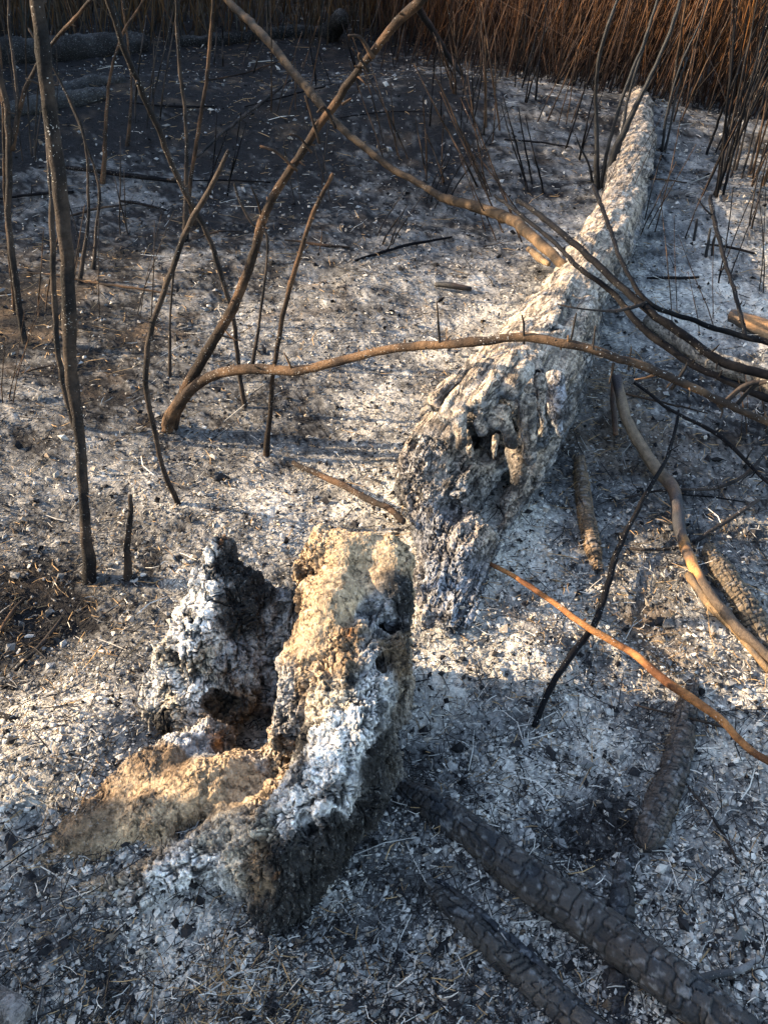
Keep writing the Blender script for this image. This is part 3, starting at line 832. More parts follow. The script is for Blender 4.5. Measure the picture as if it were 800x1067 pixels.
for k, (lab, pts, ws, cc) in enumerate([
    ("thin straight stem in the dark ground left of centre, rooted beside the far fallen log", [(106, 192, 0), (112, 100, 0), (127, 40, 0), (150, 0, 0), (170, -50, 0)], [5, 4, 4, 3, 3], BROWNS),
    ("thin brown stem right of the thick sapling running up out of the picture", [(131, 153, 0), (137, 90, 0), (131, 30, 0), (122, -40, 0)], [4, 3, 3, 3], BROWNS),
    ("slender whip rising through the middle of the dark burnt patch", [(192, 250, 0), (194, 150, -.02), (186, 60, -.05), (181, -40, -.1)], [6, 5, 5, 4], DARKS),
    ("slender whip just right of the one in the dark patch, leaning right at its top", [(205, 235, 0), (198, 200, 0), (214, 90, -.05), (222, 0, -.08), (226, -60, -.1)], [6, 6, 5, 4, 4], BROWNS),
    ("dark stem with charred foot below the thick sapling's shoulder", [(80, 295, 0), (90, 250, 0), (92, 200, 0), (87, 140, 0), (60, 80, 0), (30, 30, 0)], [5, 5, 4, 4, 3, 3], DARKS),
    ("dark stem a hand's breadth right of the charred foot stem", [(96, 280, 0), (100, 240, 0), (104, 200, 0), (90, 150, 0), (70, 100, .1)], [4, 4, 4, 3, 3], DARKS),
    ("thin stem at the left edge nearest the frame", [(15, 325, 0), (9, 260, 0), (5, 200, 0), (2, 100, 0), (-5, 0, 0)], [4, 4, 4, 4, 3], BROWNS),
    ("small upright twig poking up left of the forked branch", [(176, 392, 0), (177, 340, 0), (180, 290, 0), (184, 260, 0)], [4, 3, 3, 2], DARKS)]):
    stem_thing("thin_sapling", lab, "stem", pts, ws, 20 + k, group="thin burnt stems standing on the left", spurs=3, spur_len=.012, **cc)
# --- forked brown shrub whose second stem arches over the log
P_, b_ = stem_points([(172, 447, 0), (190, 415, -.0), (215, 370, -.02), (243, 320, -.04), (262, 270, -.06), (275, 225, -.08), (300, 180, -.12), (340, 120, -.18), (380, 65, -.25), (415, 25, -.3), (440, 0, -.34), (475, -50, -.4)])
shrub = thing("forked_branch", "brown forked shrub with one stem rising to the right and one arching over the log", "shrub", tuple(b_))
stem_a = put("stem", stem_mesh("stem", P_, [20, 17, 15, 14, 12, 12, 11, 11, 11, 13, 14, 9], b_, 40, spurs=34, spur_len=.022, sides=14, **BROWNS), M_BARK, shrub)
Pb = [b_, UY(178, 432, b_[1] - .02), UY(205, 402, b_[1] - .06), UY(250, 386, b_[1] - .14), UY(310, 387, b_[1] - .22), UY(370, 372, b_[1] - .3), UY(430, 362, b_[1] - .38), UY(490, 358, b_[1] - .46),
      UY(550, 354, b_[1] - .50), UY(600, 362, b_[1] - .54), UY(660, 380, b_[1] - .56), UY(720, 405, b_[1] - .57), UY(770, 428, b_[1] - .58), UY(830, 455, b_[1] - .58)]
stem_b = put("stem", stem_mesh("stem", Pb, [18, 17, 15, 14, 13, 12, 12, 12, 13, 12, 12, 11, 10, 9], b_, 41, spurs=26, spur_len=.03, sides=14, c0=(.035, .025, .019), c1=(.115, .07, .04)), M_BARK, shrub)
def tw(parent, base, pts, ws, seed, name="twig", mat=None, **kw):
    me = stem_mesh(name, [np.asarray(p) for p in pts], ws, base, seed, **kw)
    return put(name, me, mat or M_TWIG, parent)
yb = b_[1]
for k, (pts, ws) in enumerate([
    ([(387, 52, -.27), (375, 40, -.27), (362, 37, -.27)], [7, 5, 3]), ([(383, 65, -.26), (374, 60, -.26), (375, 55, -.26)], [5, 4, 3]), ([(355, 100, -.22), (366, 103, -.22)], [4, 3]),
    ([(324, 150, -.16), (312, 143, -.16), (302, 140, -.16)], [4, 3, 3]), ([(332, 142, -.17), (324, 120, -.17), (318, 100, -.17)], [4, 3, 3]), ([(309, 170, -.14), (290, 160, -.14), (271, 152, -.14)], [4, 4, 3]),
    ([(348, 125, -.2), (338, 112, -.2), (330, 118, -.2)], [4, 4, 3]), ([(275, 228, -.08), (268, 210, -.08), (262, 195, -.08)], [3, 3, 2])]):
    tw(stem_a, b_, [UY(a, b, yb + c) for a, b, c in pts], ws, 50 + k, **BROWNS)
for k, (pts, ws) in enumerate([
    ([(458, 356, -.42), (456, 335, -.42), (455, 315, -.42)], [4, 3, 2]), ([(546, 351, -.5), (545, 338, -.5), (543, 328, -.5)], [3, 3, 2]), ([(594, 352, -.53), (598, 335, -.53), (600, 326, -.53)], [3, 3, 2]),
    ([(700, 398, -.56), (712, 386, -.56), (716, 378, -.56)], [5, 4, 3]), ([(752, 416, -.57), (775, 402, -.57), (800, 398, -.57)], [8, 7, 5]), ([(765, 420, -.57), (785, 404, -.57), (810, 396, -.6)], [7, 5, 4]),
    ([(749, 415, -.57), (752, 428, -.57), (750, 436, -.57)], [4, 3, 2]), ([(640, 372, -.55), (634, 400, -.53)], [4, 2]), ([(618, 362, -.55), (620, 340, -.55)], [3, 2]), ([(655, 378, -.55), (657, 362, -.55)], [3, 2])]):
    tw(stem_b, b_, [UY(a, b, yb + c) for a, b, c in pts], ws, 60 + k, **DARKS)
P_, b2 = stem_points([(163, 440, 0), (155, 400, 0), (160, 340, 0), (200, 300, .0), (245, 285, .05), (300, 265, .1), (345, 245, .15), (385, 232, .2)])
stem_thing("low_branch", "dark branch lying low behind the forked shrub toward the centre", "branch", [(215, 300, 0), (245, 300, .15), (290, 275, .4), (330, 258, .6), (360, 245, .8), (392, 230, 1.0)], [7, 6, 6, 6, 5, 4], 70, c0=(.05, .045, .04), c1=(.13, .1, .08))
# dark forked twig at the top centre
o = thing("charred_crook", "charred crooked branch hanging down from the top edge right of centre", "branch", tuple(G(488, 84)))
bb = np.array(o.location); Yc = bb[1]
tw(o, bb, [G(488, 84), UY(470, 62, Yc), UY(455, 40, Yc - .1), UY(440, 15, Yc - .25), UY(430, -10, Yc - .4)], [5, 7, 8, 10, 12], 71, name="stem", mat=M_CHAR, **BLACKS)
tw(o, bb, [UY(440, 15, Yc - .25), UY(436, 2, Yc - .3), UY(446, -20, Yc - .3)], [8, 7, 6], 72, name="stem", mat=M_CHAR, **BLACKS)

# --- lying sticks
def lying(name, label, cat, pts, widths, seed, mat=None, group=None, **kw):
    P = [G(a, b, c) for a, b, c in pts]
    R = [px2m(p, w_) / 2 * .86 for p, w_ in zip(P, widths)]
    for p, r in zip(P, R):
        p[2] += r * .4
    loc = P[0].copy()
    V, F, c = limb_geom(P, R, seed=seed, **kw)
    o = put(name, mesh_np(name, V - loc, F, c, True), mat or M_BARK, None, tuple(loc), label=label, category=cat)
    if group: o['group'] = group
    return o
ORANGE = dict(c0=(.30, .135, .05), c1=(.09, .04, .02))
lying("peeled_stick", "long peeled orange stick lying from the log's tip to the right edge", "stick",
      [(500, 583, .01), (540, 606, .03), (600, 648, .05), (650, 678, .05), (690, 710, .05), (740, 745, .05), (775, 780, .04), (815, 805, .03)], [5, 6, 8, 9, 11, 10, 9, 9], 80, sides=14, spurs=3, spur_len=.01, patch=.05, mat=M_TWIG, **ORANGE)
lying("thin_stick", "thin brown stick lying from the ash to the back of the stump", "stick", [(305, 483, .01), (340, 500, .03), (375, 518, .05), (402, 532, .07), (420, 545, .08)], [6, 8, 8, 8, 8], 81, sides=10, spurs=3, spur_len=.01, **BROWNS)
lying("dark_twig", "thin dark twig curving down the ash between the bark roll and the curved branch", "twig",
      [(706, 428, .10), (702, 450, .10), (690, 485, .08), (665, 530, .06), (645, 570, .04), (632, 610, .03), (618, 650, .02), (590, 690, .02), (570, 725, .015), (555, 760, .0)], [3, 4, 5, 6, 7, 8, 8, 8, 8, 7], 82, sides=10, spurs=3, spur_len=.02, **BLACKS)
lying("curved_branch", "thick curved branch with peeled tan upper half on the right", "branch",
      [(642, 396, .10), (652, 440, .07), (668, 470, .05), (682, 492, .04), (700, 520, .03), (708, 560, .025), (722, 595, .02), (745, 630, .02), (775, 665, .02), (812, 700, .02)],
      [12, 13, 14, 15, 15, 14, 13, 12, 12, 12], 83, sides=18, spurs=3, spur_len=.012, patch=.05, mat=M_CHAR, c0=(.022, .022, .025), c1=(.10, .06, .035), bands=[(-1, .05, (.03, .02, .02)), (.05, .36, (.20, .14, .085)), (.6, .64, (.35, .17, .05)), (.68, .74, (.5, .24, .08)), (.74, 2, (.085, .055, .032))])
lying("split_branch", "charred branch lying alongside the lower right of the curved branch", "branch",
      [(716, 600, .02), (735, 630, .01), (765, 660, .01), (800, 700, .01)], [9, 10, 10, 9], 84, sides=12, mat=M_CHAR, c0=(.03, .028, .028), c1=(.2, .12, .05))
lying("upright_chip", "thin charred splinter standing at the top of the curved branch", "splinter", [(640, 455, .0), (637, 420, .05), (639, 392, .10)], [7, 7, 5], 85, mat=M_CHAR, c0=(.05, .03, .02), c1=(.2, .1, .05))
lying("black_twig", "fine black twig crossing the ash under the arching branch at right", "twig", [(660, 400, .12), (700, 430, .1), (740, 450, .08), (770, 475, .06), (790, 495, .04), (815, 520, .03)], [4, 4, 5, 5, 4, 4], 86, spurs=6, spur_len=.03, **BLACKS)
lying("side_twig", "fine twig branching left near the right edge below the black twig", "twig", [(650, 520, .01), (690, 512, .02), (740, 510, .03), (770, 500, .03), (800, 470, .04)], [3, 3, 4, 4, 4], 87, spurs=3, spur_len=.02, **DARKS)
lying("ash_twig", "short grey twig right of the curved branch's dark knee", "twig", [(722, 566, .01), (750, 548, .015), (775, 532, .02), (790, 522, .02)], [5, 5, 5, 4], 88, **DARKS)
lying("short_twig", "short dark twig lying left of the curved branch's dark knee", "twig", [(655, 572, .01), (680, 574, .01), (706, 572, .01)], [4, 4, 4], 89, **DARKS)
lying("mossy_limb", "ash dusted brown limb curving from the log's top out to the left", "branch",
      [(606, 296, .14), (580, 276, .19), (560, 255, .18), (543, 238, .15), (520, 226, .12), (490, 218, .10), (465, 210, .08), (440, 195, .07), (400, 172, .1), (370, 148, .16), (345, 125, .22), (320, 95, .28), (295, 65, .32), (270, 35, .36), (240, 5, .4), (200, -40, .45)],
      [12, 12, 13, 14, 13, 12, 10, 8, 8, 8, 9, 10, 10, 10, 9, 8], 90, sides=14, spurs=8, spur_len=.02, mat=M_TWIG, c0=(.03, .023, .017), c1=(.12, .078, .045))
for k, (lab, pts, ws, cc) in enumerate([
    ("upper of two dark branches slanting from the log down to the right edge", [(540, 210, .35), (600, 258, .42), (650, 305, .40), (700, 345, .36), (750, 378, .3), (815, 398, .28)], [6, 8, 9, 10, 11, 11], BLACKS),
    ("lower of two dark branches slanting from the log down to the right edge", [(515, 205, .30), (560, 240, .38), (600, 278, .42), (640, 310, .38), (670, 345, .34), (715, 378, .3), (760, 400, .26), (815, 425, .22)], [4, 5, 6, 7, 9, 9, 8, 8], BLACKS),
    ("thin dark twig running down the log's top and away to the right edge", [(618, 195, .35), (632, 235, .40), (650, 280, .42), (674, 316, .40), (720, 335, .34), (770, 352, .3), (815, 362, .3)], [5, 5, 5, 6, 6, 7, 8], BLACKS),
    ("fine side twig crossing above the log to its left", [(674, 316, .40), (645, 325, .40), (610, 323, .42), (580, 318, .42)], [5, 4, 2, 2], DARKS)]):
    lying("slanting_branch", lab, "branch", pts, ws, 95 + k, sides=10, spurs=9, spur_len=.018, mat=M_TWIG, **cc)
lying("thin_upright", "thin dark twig rising from the slanting branches at the right", "twig", [(775, 352, .3), (765, 310, .3), (752, 265, .32), (740, 215, .35), (740, 205, .36)], [5, 5, 5, 5, 4], 100, spurs=6, spur_len=.03, **BLACKS)
lying("half_log", "short broken log end with brown wood at the right edge", "log", [(758, 333, .03), (780, 340, .03), (830, 356, .03)], [14, 20, 24], 101, sides=20, mat=M_CHAR, c0=(.04, .035, .03), c1=(.25, .13, .05), patch=.1)
lying("long_pole", "long brown pole lying half in ash under the two slanting branches", "log", [(672, 335, .02), (700, 352, .02), (740, 378, .02), (790, 400, .02), (840, 425, .02)], [16, 20, 24, 26, 28], 102, sides=20, mat=M_LOG, c0=(.06, .05, .04), c1=(.25, .22, .18), patch=.1)
lying("corner_stick", "end of a grey stick at the bottom left corner", "stick", [(22, 1064, .03), (0, 1045, .03), (-60, 1000, .03)], [30, 36, 40], 103, sides=20, mat=M_LOG, c0=(.1, .09, .08), c1=(.25, .22, .2))
lying("mid_twig", "thin twig stretched across the dark patch toward the forked shrub", "twig", [(205, 165, .02), (240, 133, .03), (270, 110, .05), (303, 84, .1)], [3, 4, 4, 3], 104, **DARKS)
lying("ground_stick", "dark stick lying flat in the dark patch behind the left saplings", "stick", [(68, 176, .02), (105, 180, .02), (150, 186, .02), (185, 190, .02)], [5, 6, 6, 4], 105, **BLACKS)
lying("burnt_chunk", "small black burnt stick on pale ash left of the log", "stick", [(452, 298, .01), (470, 300, .015), (490, 302, .01)], [6, 8, 5], 106, mat=M_CHAR, c0=(.02, .018, .016), c1=(.06, .035, .02))
lying("tan_splinter", "tan split splinter beside the limb where it leaves the log", "splinter", [(550, 262, .03), (560, 270, .04), (571, 277, .06)], [7, 9, 6], 107, c0=(.25, .17, .09), c1=(.15, .1, .06))
lying("bottom_right_twig", "pale ashy twig in the bottom right corner", "twig", [(690, 1033, .01), (730, 1022, .01), (770, 1012, .015), (790, 1000, .01)], [8, 9, 9, 6], 108, c0=(.06, .06, .06), c1=(.22, .21, .2))
for k, (lab, pts, ws) in enumerate([
    ("fine dark twig right of the scaly pole", [(712, 815, .0), (735, 845, .01), (752, 870, .01), (768, 900, .005)], [3, 4, 4, 3]),
    ("short forked twig right of the scaly pole's lower end", [(735, 925, .0), (745, 912, .01), (752, 905, .01)], [4, 4, 3]),
    ("dark vertical twig low on the right", [(762, 945, .0), (770, 975, .01), (776, 998, .0)], [3, 4, 3]),
    ("thin orange twig crossing below the peeled stick", [(660, 735, .02), (700, 745, .02), (740, 755, .02), (765, 762, .02)], [2, 3, 3, 2]),
    ("dark twig end poking out of the ash below the pale corner twig", [(745, 1045, .0), (750, 1060, .0), (752, 1080, .0)], [4, 4, 4]),
    ("straw coloured twig at the left edge below the thick sapling", [(0, 660, .01), (12, 640, .01), (25, 625, .01)], [5, 5, 4]),
    ("dark stalk lying at the left edge level with the spire", [(15, 700, .0), (45, 670, .01), (65, 645, .01)], [4, 5, 4]),
    ("blackened stalk next to the left edge lower down", [(0, 746, .01), (10, 748, .01), (20, 750, .0)], [7, 7, 5])]):
    lying("litter_twig", lab, "twig", pts, ws, 110 + k, group="small twigs lying on the ash", **(BROWNS if k in (3, 5) else DARKS))

# --- charred poles with block cracking
def charred_pole(name, label, pts, widths, seed, cell=.022, aspect=1.0, depth_=.0035, dark=(.013, .015, .019), brown=(.027, .022, .019), brownness=.3, n=None, sides=72, cat="pole", squash=1.0, rim=0.0):
    sides = int(sides * 1.5)
    P = [G(a, b, c) for a, b, c in pts]
    R = [px2m(p, w_) / 2 * .86 for p, w_ in zip(P, widths)]
    for p, r in zip(P, R):
        p[2] += r * .12
    L = sum(np.linalg.norm(P[k + 1] - P[k]) for k in range(len(P) - 1))
    V, F, O, S_, RR = tube(P, R, n or int(L / .0018), sides)
    loc = P[0].copy()
    # cylinder coordinates for cells: arclength stretched
    ctr = V - O * RR[:, None]
    Q = np.stack([S_ * aspect, (O * RR[:, None])[:, 0] + 3, (O * RR[:, None])[:, 2] * 1.0 + (O * RR[:, None])[:, 1] * .3], 1)
    Rm = float(np.mean(R)); Nc = max(5, int(round(2 * math.pi * Rm / cell)))
    an = np.append(np.tile(np.linspace(0, 1, sides, endpoint=False), (len(V) - 2) // sides), [0, 0]).astype(np.float32)
    uu = (an * Nc + .8 * fbm(V, cell * 2.6, 4, seed)).astype(np.float32)
    st = np.floor(uu); fu = uu - st; st = np.mod(st, Nc).astype(np.int64)
    z0_ = np.zeros_like(st)
    ln = cell * aspect * (1 + .5 * hr(st, z0_, z0_, seed + 1))
    vv = S_ / ln + 7 * hr(st, z0_ + 1, z0_, seed + 2) + .8 * fbm(V, cell * 2.0, 4, seed + 3)
    cv = np.floor(vv).astype(np.int64)
    pos = vv - cv; cut = .5 + .5 * (hr(st, cv, z0_, seed + 4) - .5)
    dv = np.minimum(pos, 1 - pos) * ln
    extra = hr(st, cv, z0_, seed + 5) > .55
    dv = np.where(extra, np.minimum(dv, np.abs(pos - cut) * ln), dv)
    half = (pos > cut) & extra
    ci = hr(st, cv, half.astype(np.int64), seed + 6)
    du = np.minimum(fu, 1 - fu) * 2 * math.pi * Rm / Nc
    side = hr(st + (fu > .5), cv, z0_, seed + 7)
    du = np.where(side > .45, du, du + .004)
    wd = .0011 + .0009 * fbm(V, .03, 2, seed + 12)
    e = np.minimum(du, dv) / np.maximum(wd, .0003)
    pill = smooth(0, .005, np.minimum(du, dv))
    gone = (ci < .09) * smooth(0, .003, np.minimum(du, dv))
    endn = np.exp(-(np.minimum(S_, S_.max() - S_) / .02) ** 2) * (.5 + fbm(O * 1.0 + seed, .5, 2, seed + 15)) * .5
    V = V + O * (-depth_ * (1 - smooth(.3, 1.5, e)) + .0015 * pill + .0028 * (ci - .5) - .0045 * gone - RR * endn + .0016 * fbm(Q, .006, 3, seed + 2, stretch=(.4, 1, 1)) + RR * .25 * fbm(V, .09, 3, seed + 4))[:, None]
    tb = smooth(.6 - brownness, .85 - brownness, .5 + .5 * fbm(V, .05, 3, seed + 6) + .25 * (ci - .5))[:, None]
    col = lerp(np.array(dark), np.array(brown), tb) * (.7 + .6 * ci)[:, None]
    dust = smooth(.15, .5, fbm(V, .012, 4, seed + 8, .6) + .2 * O[:, 2] - .1)[:, None] * .30
    col = lerp(col, np.array([.3, .3, .3]), dust)
    col = lerp(col, np.array([.008, .008, .008]), (1 - smooth(.5, 1.3, e))[:, None])
    return put(name, mesh_np(name, V - loc, fix_deg(V, F), col, True), M_CHAR, None, tuple(loc), label=label, category=cat)
charred_pole("charred_pole", "thick blue black charred pole from the stump's foot to the bottom right",
             [(412, 815, .0), (440, 835, .005), (500, 878, .01), (560, 925, .02), (620, 965, .03), (680, 1010, .04), (740, 1055, .04), (800, 1100, .04)], [16, 34, 44, 48, 50, 52, 54, 54], 300)
charred_pole("charred_pole", "brown charred pole at the bottom centre, nearest the camera",
             [(442, 920, .0), (470, 945, .005), (510, 985, .01), (560, 1030, .01), (610, 1075, .01), (650, 1110, .01)], [12, 26, 33, 38, 40, 40], 310, brownness=.5, brown=(.036, .030, .025))
charred_pole("charred_pole", "slim dark charred pole pressed against the brown one",
             [(455, 918, .0), (500, 955, .01), (545, 995, .015), (590, 1040, .02), (640, 1085, .02)], [8, 14, 17, 19, 20], 320, brownness=.2, sides=40, cell=.018, aspect=1.5)
charred_pole("scaly_pole", "scaly brown burnt pole whose tip lies under the peeled orange stick",
             [(722, 712, .0), (712, 750, .0), (705, 790, .0), (690, 830, .0), (672, 884, .0)], [14, 28, 34, 36, 38], 330, cell=.014, aspect=.9, brownness=.45, brown=(.055, .04, .03), depth_=.0028)
charred_pole("charred_pole", "upright looking blue black pole running under the thick charred pole",
             [(652, 880, -.01), (648, 920, -.01), (645, 965, -.01), (642, 1020, -.015), (640, 1085, -.02)], [22, 32, 36, 40, 42], 340, brownness=.2)
charred_pole("bark_roll", "upright roll of scaly brown bark lying right of the log", [(603, 475, .005), (605, 500, .01), (610, 540, .01), (617, 570, .01), (622, 595, .0)], [12, 18, 20, 19, 12], 350, cell=.018, aspect=.5, brownness=.6, brown=(.15, .095, .05), depth_=.003, cat="bark")
charred_pole("bark_slab", "scaly brown bark slab half buried right of the curved branch", [(735, 570, .0), (752, 600, .0), (775, 635, .0), (805, 690, .0)], [14, 30, 34, 26], 360, cell=.012, aspect=.8, brownness=.6, brown=(.1, .07, .04), dark=(.06, .05, .04), cat="bark")

# --- far logs upper left
def far_log(name, label, pts, ws, seed, dark):
    dark = tuple(c_ * .45 for c_ in dark)
    P = [G(a, b, c) for a, b, c in pts]; R = [px2m(p, w_) / 2 for p, w_ in zip(P, ws)]
    for p, r in zip(P, R): p[2] += r * .5
    V, F, O, S_, RR = tube(P, R, 120, 28)
    V = V + O * (RR * .45 * fbm(V, .12, 4, seed) + .012 * np.abs(fbm(V, .04, 2, seed + 1)))[:, None]
    top = smooth(.3, .9, O[:, 2] + .6 * fbm(V, .15, 3, seed + 2))[:, None]
    col = lerp(np.array(dark), np.array([.09, .085, .08]), (top * smooth(-.1, .3, fbm(V, .1, 3, seed + 3))[:, None]) * .5)
    loc = P[0]
    put(name, mesh_np(name, V - loc, fix_deg(V, F), col, True), M_LOG, None, tuple(loc), label=label, category="log")
far_log("far_log", "big dark charred log at the far left behind the saplings", [(-40, 66, 0), (40, 64, 0), (110, 58, 0), (150, 52, 0)], [34, 30, 26, 20], 400, (.04, .038, .036))
far_log("far_log", "ash topped log lying just in front of the big dark one", [(-30, 130, 0), (30, 118, 0), (80, 108, 0), (112, 102, 0)], [16, 18, 18, 14], 410, (.08, .08, .08))
far_log("far_log", "slim charred log end pointing right beside the ash topped log", [(60, 100, 0), (95, 90, 0), (130, 86, 0)], [10, 13, 8], 415, (.07, .07, .07))
far_log("far_log", "black log lying along the brush at the far top centre", [(190, 48, 0), (250, 44, 0), (300, 38, 0), (345, 38, 0)], [12, 14, 14, 12], 420, (.025, .025, .025))
far_log("far_log", "squat black stump end beside the black far log", [(342, 40, .02), (352, 30, .1), (356, 22, .2)], [18, 18, 14], 425, (.02, .018, .016))

# --- shrubs of thin stems beyond
def multi(name, label, base, stems, seed, group=None, mat=None, **kw):
    b = G(*base)
    t = thing(name, label, "shrub", tuple(b), group)
    for k, (pts, ws) in enumerate(stems):
        p0 = G(pts[0][0], pts[0][1])
        P = [p0] + [UY(a, c, p0[1] + dy) for a, c, dy in pts[1:]]
        put("stem", stem_mesh("stem", P, ws, b, seed + k, sides=7, **kw), mat or M_BARK, t)
    return t
multi("burnt_sapling", "black many stemmed burnt sapling rising from the far end of the log", (624, 198), [
    ([(621, 198, 0), (621, 160, 0), (620, 110, 0), (622, 70, -.05), (632, 30, -.1), (643, 0, -.1), (655, -40, -.1)], [9, 7, 5, 5, 5, 4, 4]),
    ([(625, 198, 0), (634, 150, 0), (650, 95, 0), (668, 50, 0), (680, 15, 0), (692, -30, 0)], [6, 5, 5, 4, 4, 3]),
    ([(630, 199, 0), (640, 160, 0), (655, 125, 0), (673, 88, 0), (690, 50, 0), (705, 10, 0), (716, -30, 0)], [10, 10, 8, 6, 5, 5, 4]),
    ([(632, 192, 0), (645, 150, .05), (652, 110, .1), (662, 75, .1), (676, 30, .1), (690, -20, .1)], [5, 5, 4, 4, 3, 3]),
    ([(618, 190, 0), (612, 170, 0), (604, 155, 0), (600, 143, 0)], [4, 3, 3, 2])], 500, mat=M_CHAR, **BLACKS)
multi("burnt_sapling", "pair of thin black stems behind and right of the log's sapling", (691, 158), [
    ([(690, 158, 0), (692, 130, 0), (700, 95, 0), (712, 60, 0), (730, 20, 0), (745, -30, 0)], [4, 4, 3, 3, 2, 2]),
    ([(692, 158, 0), (698, 130, 0), (705, 92, 0), (715, 60, 0)], [4, 3, 3, 3]),
    ([(678, 155, 0), (680, 145, 0), (682, 138, 0)], [5, 4, 3])], 520, mat=M_CHAR, **BLACKS)
multi("burnt_stub", "short black forked stub in the ash right of the log", (738, 268), [
    ([(735, 268, 0), (738, 250, 0), (740, 238, 0)], [5, 4, 3]), ([(741, 268, 0), (742, 255, 0), (744, 245, 0)], [4, 4, 3]), ([(723, 250, 0), (724, 238, 0), (726, 228, 0)], [4, 4, 3])], 525, mat=M_CHAR, **BLACKS)
rs = random.Random(5)
def fan(name, label, bx, by, n, lean, seed, spread=14, wpx=3.2, h=(150, 260), group=None, mat=None, **kw):
    st = []
    for k in range(n):
        x0 = bx + rs.uniform(-spread, spread); y0 = by + rs.uniform(-8, 8)
        le = lean + rs.uniform(-.18, .25); hh = rs.uniform(*h)
        cv = rs.uniform(-.12, .12)
        pts = [(x0, y0, 0)] + [(x0 + hh * f * le + hh * cv * f * f * .6, y0 - hh * f, rs.uniform(-.1, .1)) for f in (.2, .45, .7, 1)]
        w0 = wpx * rs.uniform(.7, 1.3)
        st.append((pts, [w0, w0 * .9, w0 * .8, w0 * .65, w0 * .45]))
    return multi(name, label, (bx, by), st, seed, group, mat, **kw)
for k, (bx, by, n, lean, cc, lab) in enumerate([
    (738, 200, 9, .30, BLACKS, "fan of thin black stems leaning right, nearest the log"),
    (765, 182, 9, .28, DARKS, "fan of dark stems behind the nearest black fan"),
    (790, 190, 8, .30, BROWNS, "brownish fan of stems at the right edge"),
    (745, 160, 6, .35, BLACKS, "small fan of black stems in the ash before the reeds"),
    (815, 150, 9, .22, DARKS, "stems at the far right edge before the reeds"),
    (790, 240, 5, .15, DARKS, "low stems at the right edge above the broken log end"),
    (703, 120, 4, .33, BROWNS, "sparse brown stems just before the reeds")]):
    fan("burnt_shrub", lab, bx, by, n, lean, 540 + 20 * k, group="burnt shrubs right of the log", h=(120, 260) if k not in (5,) else (60, 130), mat=M_TWIG, **cc)
for k, (bx, by, n, lean, hh, lab, cc) in enumerate([
    (512, 140, 4, .03, (90, 170), "thin grey stems standing in front of the far brush", BROWNS),
    (480, 100, 5, -.25, (50, 110), "low tangle of brown stems beside the charred crook", BROWNS),
    (547, 100, 5, .2, (70, 120), "thin black stems left of the log's sapling", BLACKS),
    (510, 200, 5, -.45, (70, 150), "thin bent twigs reaching left above the limb", BROWNS),
    (395, 250, 4, .5, (30, 60), "little fan of dark twigs in the ash left of the log", DARKS),
    (600, 160, 3, .3, (50, 90), "few black twigs by the log's sapling", BLACKS),
    (455, 190, 4, -.2, (40, 90), "sparse twigs in the dark hollow right of the forked shrub", BROWNS),
    (560, 200, 4, -.25, (60, 120), "thin dark twigs crossing the ash left of the log", BLACKS)]):
    fan("burnt_twigs", lab, bx, by, n, lean, 720 + 20 * k, spread=12, wpx=2.6, h=hh, group="sparse burnt twigs beyond the limb", mat=M_TWIG, **cc)
for k, (bx, by, n, lean, hh, lab) in enumerate([
    (40, 160, 5, -.1, (120, 220), "tangle of fine stems behind the left saplings"),
    (160, 130, 5, .2, (90, 150), "fine stems in front of the far left log"),
    (250, 70, 4, .15, (60, 100), "fine stems before the black far log"),
    (110, 250, 4, -.15, (60, 130), "short fine stems between the left saplings")]):
    fan("fine_shrub", lab, bx, by, n, lean, 900 + 20 * k, spread=30, wpx=2.4, h=hh, group="fine stems in the dark ground at left", mat=M_TWIG, **DARKS)

for k, (bx, by, n, lean, hh, lab) in enumerate([
    (300, 120, 5, .1, (70, 130), "fine brown twigs just left of where the limb and the forked stem cross"),
    (350, 90, 5, -.3, (50, 110), "leaning fine twigs right behind the crossing of limb and forked stem"),
    (420, 160, 5, -.35, (60, 140), "fine arching twigs in the dark hollow left of the charred crook's foot"),
    (440, 215, 5, .5, (50, 120), "spray of fine twigs springing from the limb's middle"),
    (530, 250, 6, -.5, (70, 170), "tangle of fine dark twigs reaching up left over the limb near the log"),
    (470, 130, 6, .15, (60, 120), "thicket of fine twigs below the charred crook"),
    (580, 130, 5, .3, (70, 120), "fine black twigs left behind the log's sapling"),
    (230, 200, 4, .3, (60, 120), "fine twigs between the dark patch whips and the forked stem"),
    (690, 240, 4, .4, (60, 130), "fine dark twigs leaning right beside the far log"),
    (770, 300, 5, .1, (60, 140), "fine dark twigs standing behind the broken log end"),
    (60, 330, 4, .1, (60, 130), "fine twigs around the foot of the thin dark sapling"),
    (620, 60, 5, .1, (60, 100), "fine stems at the margin of the reeds behind the log's end")]):
    fan("fine_twigs", lab, bx, by, n, lean, 1200 + 20 * k, spread=26, wpx=2.1, h=hh, group="fine twig tangles in the upper half", mat=M_TWIG, **(BROWNS if k % 2 == 0 else BLACKS))

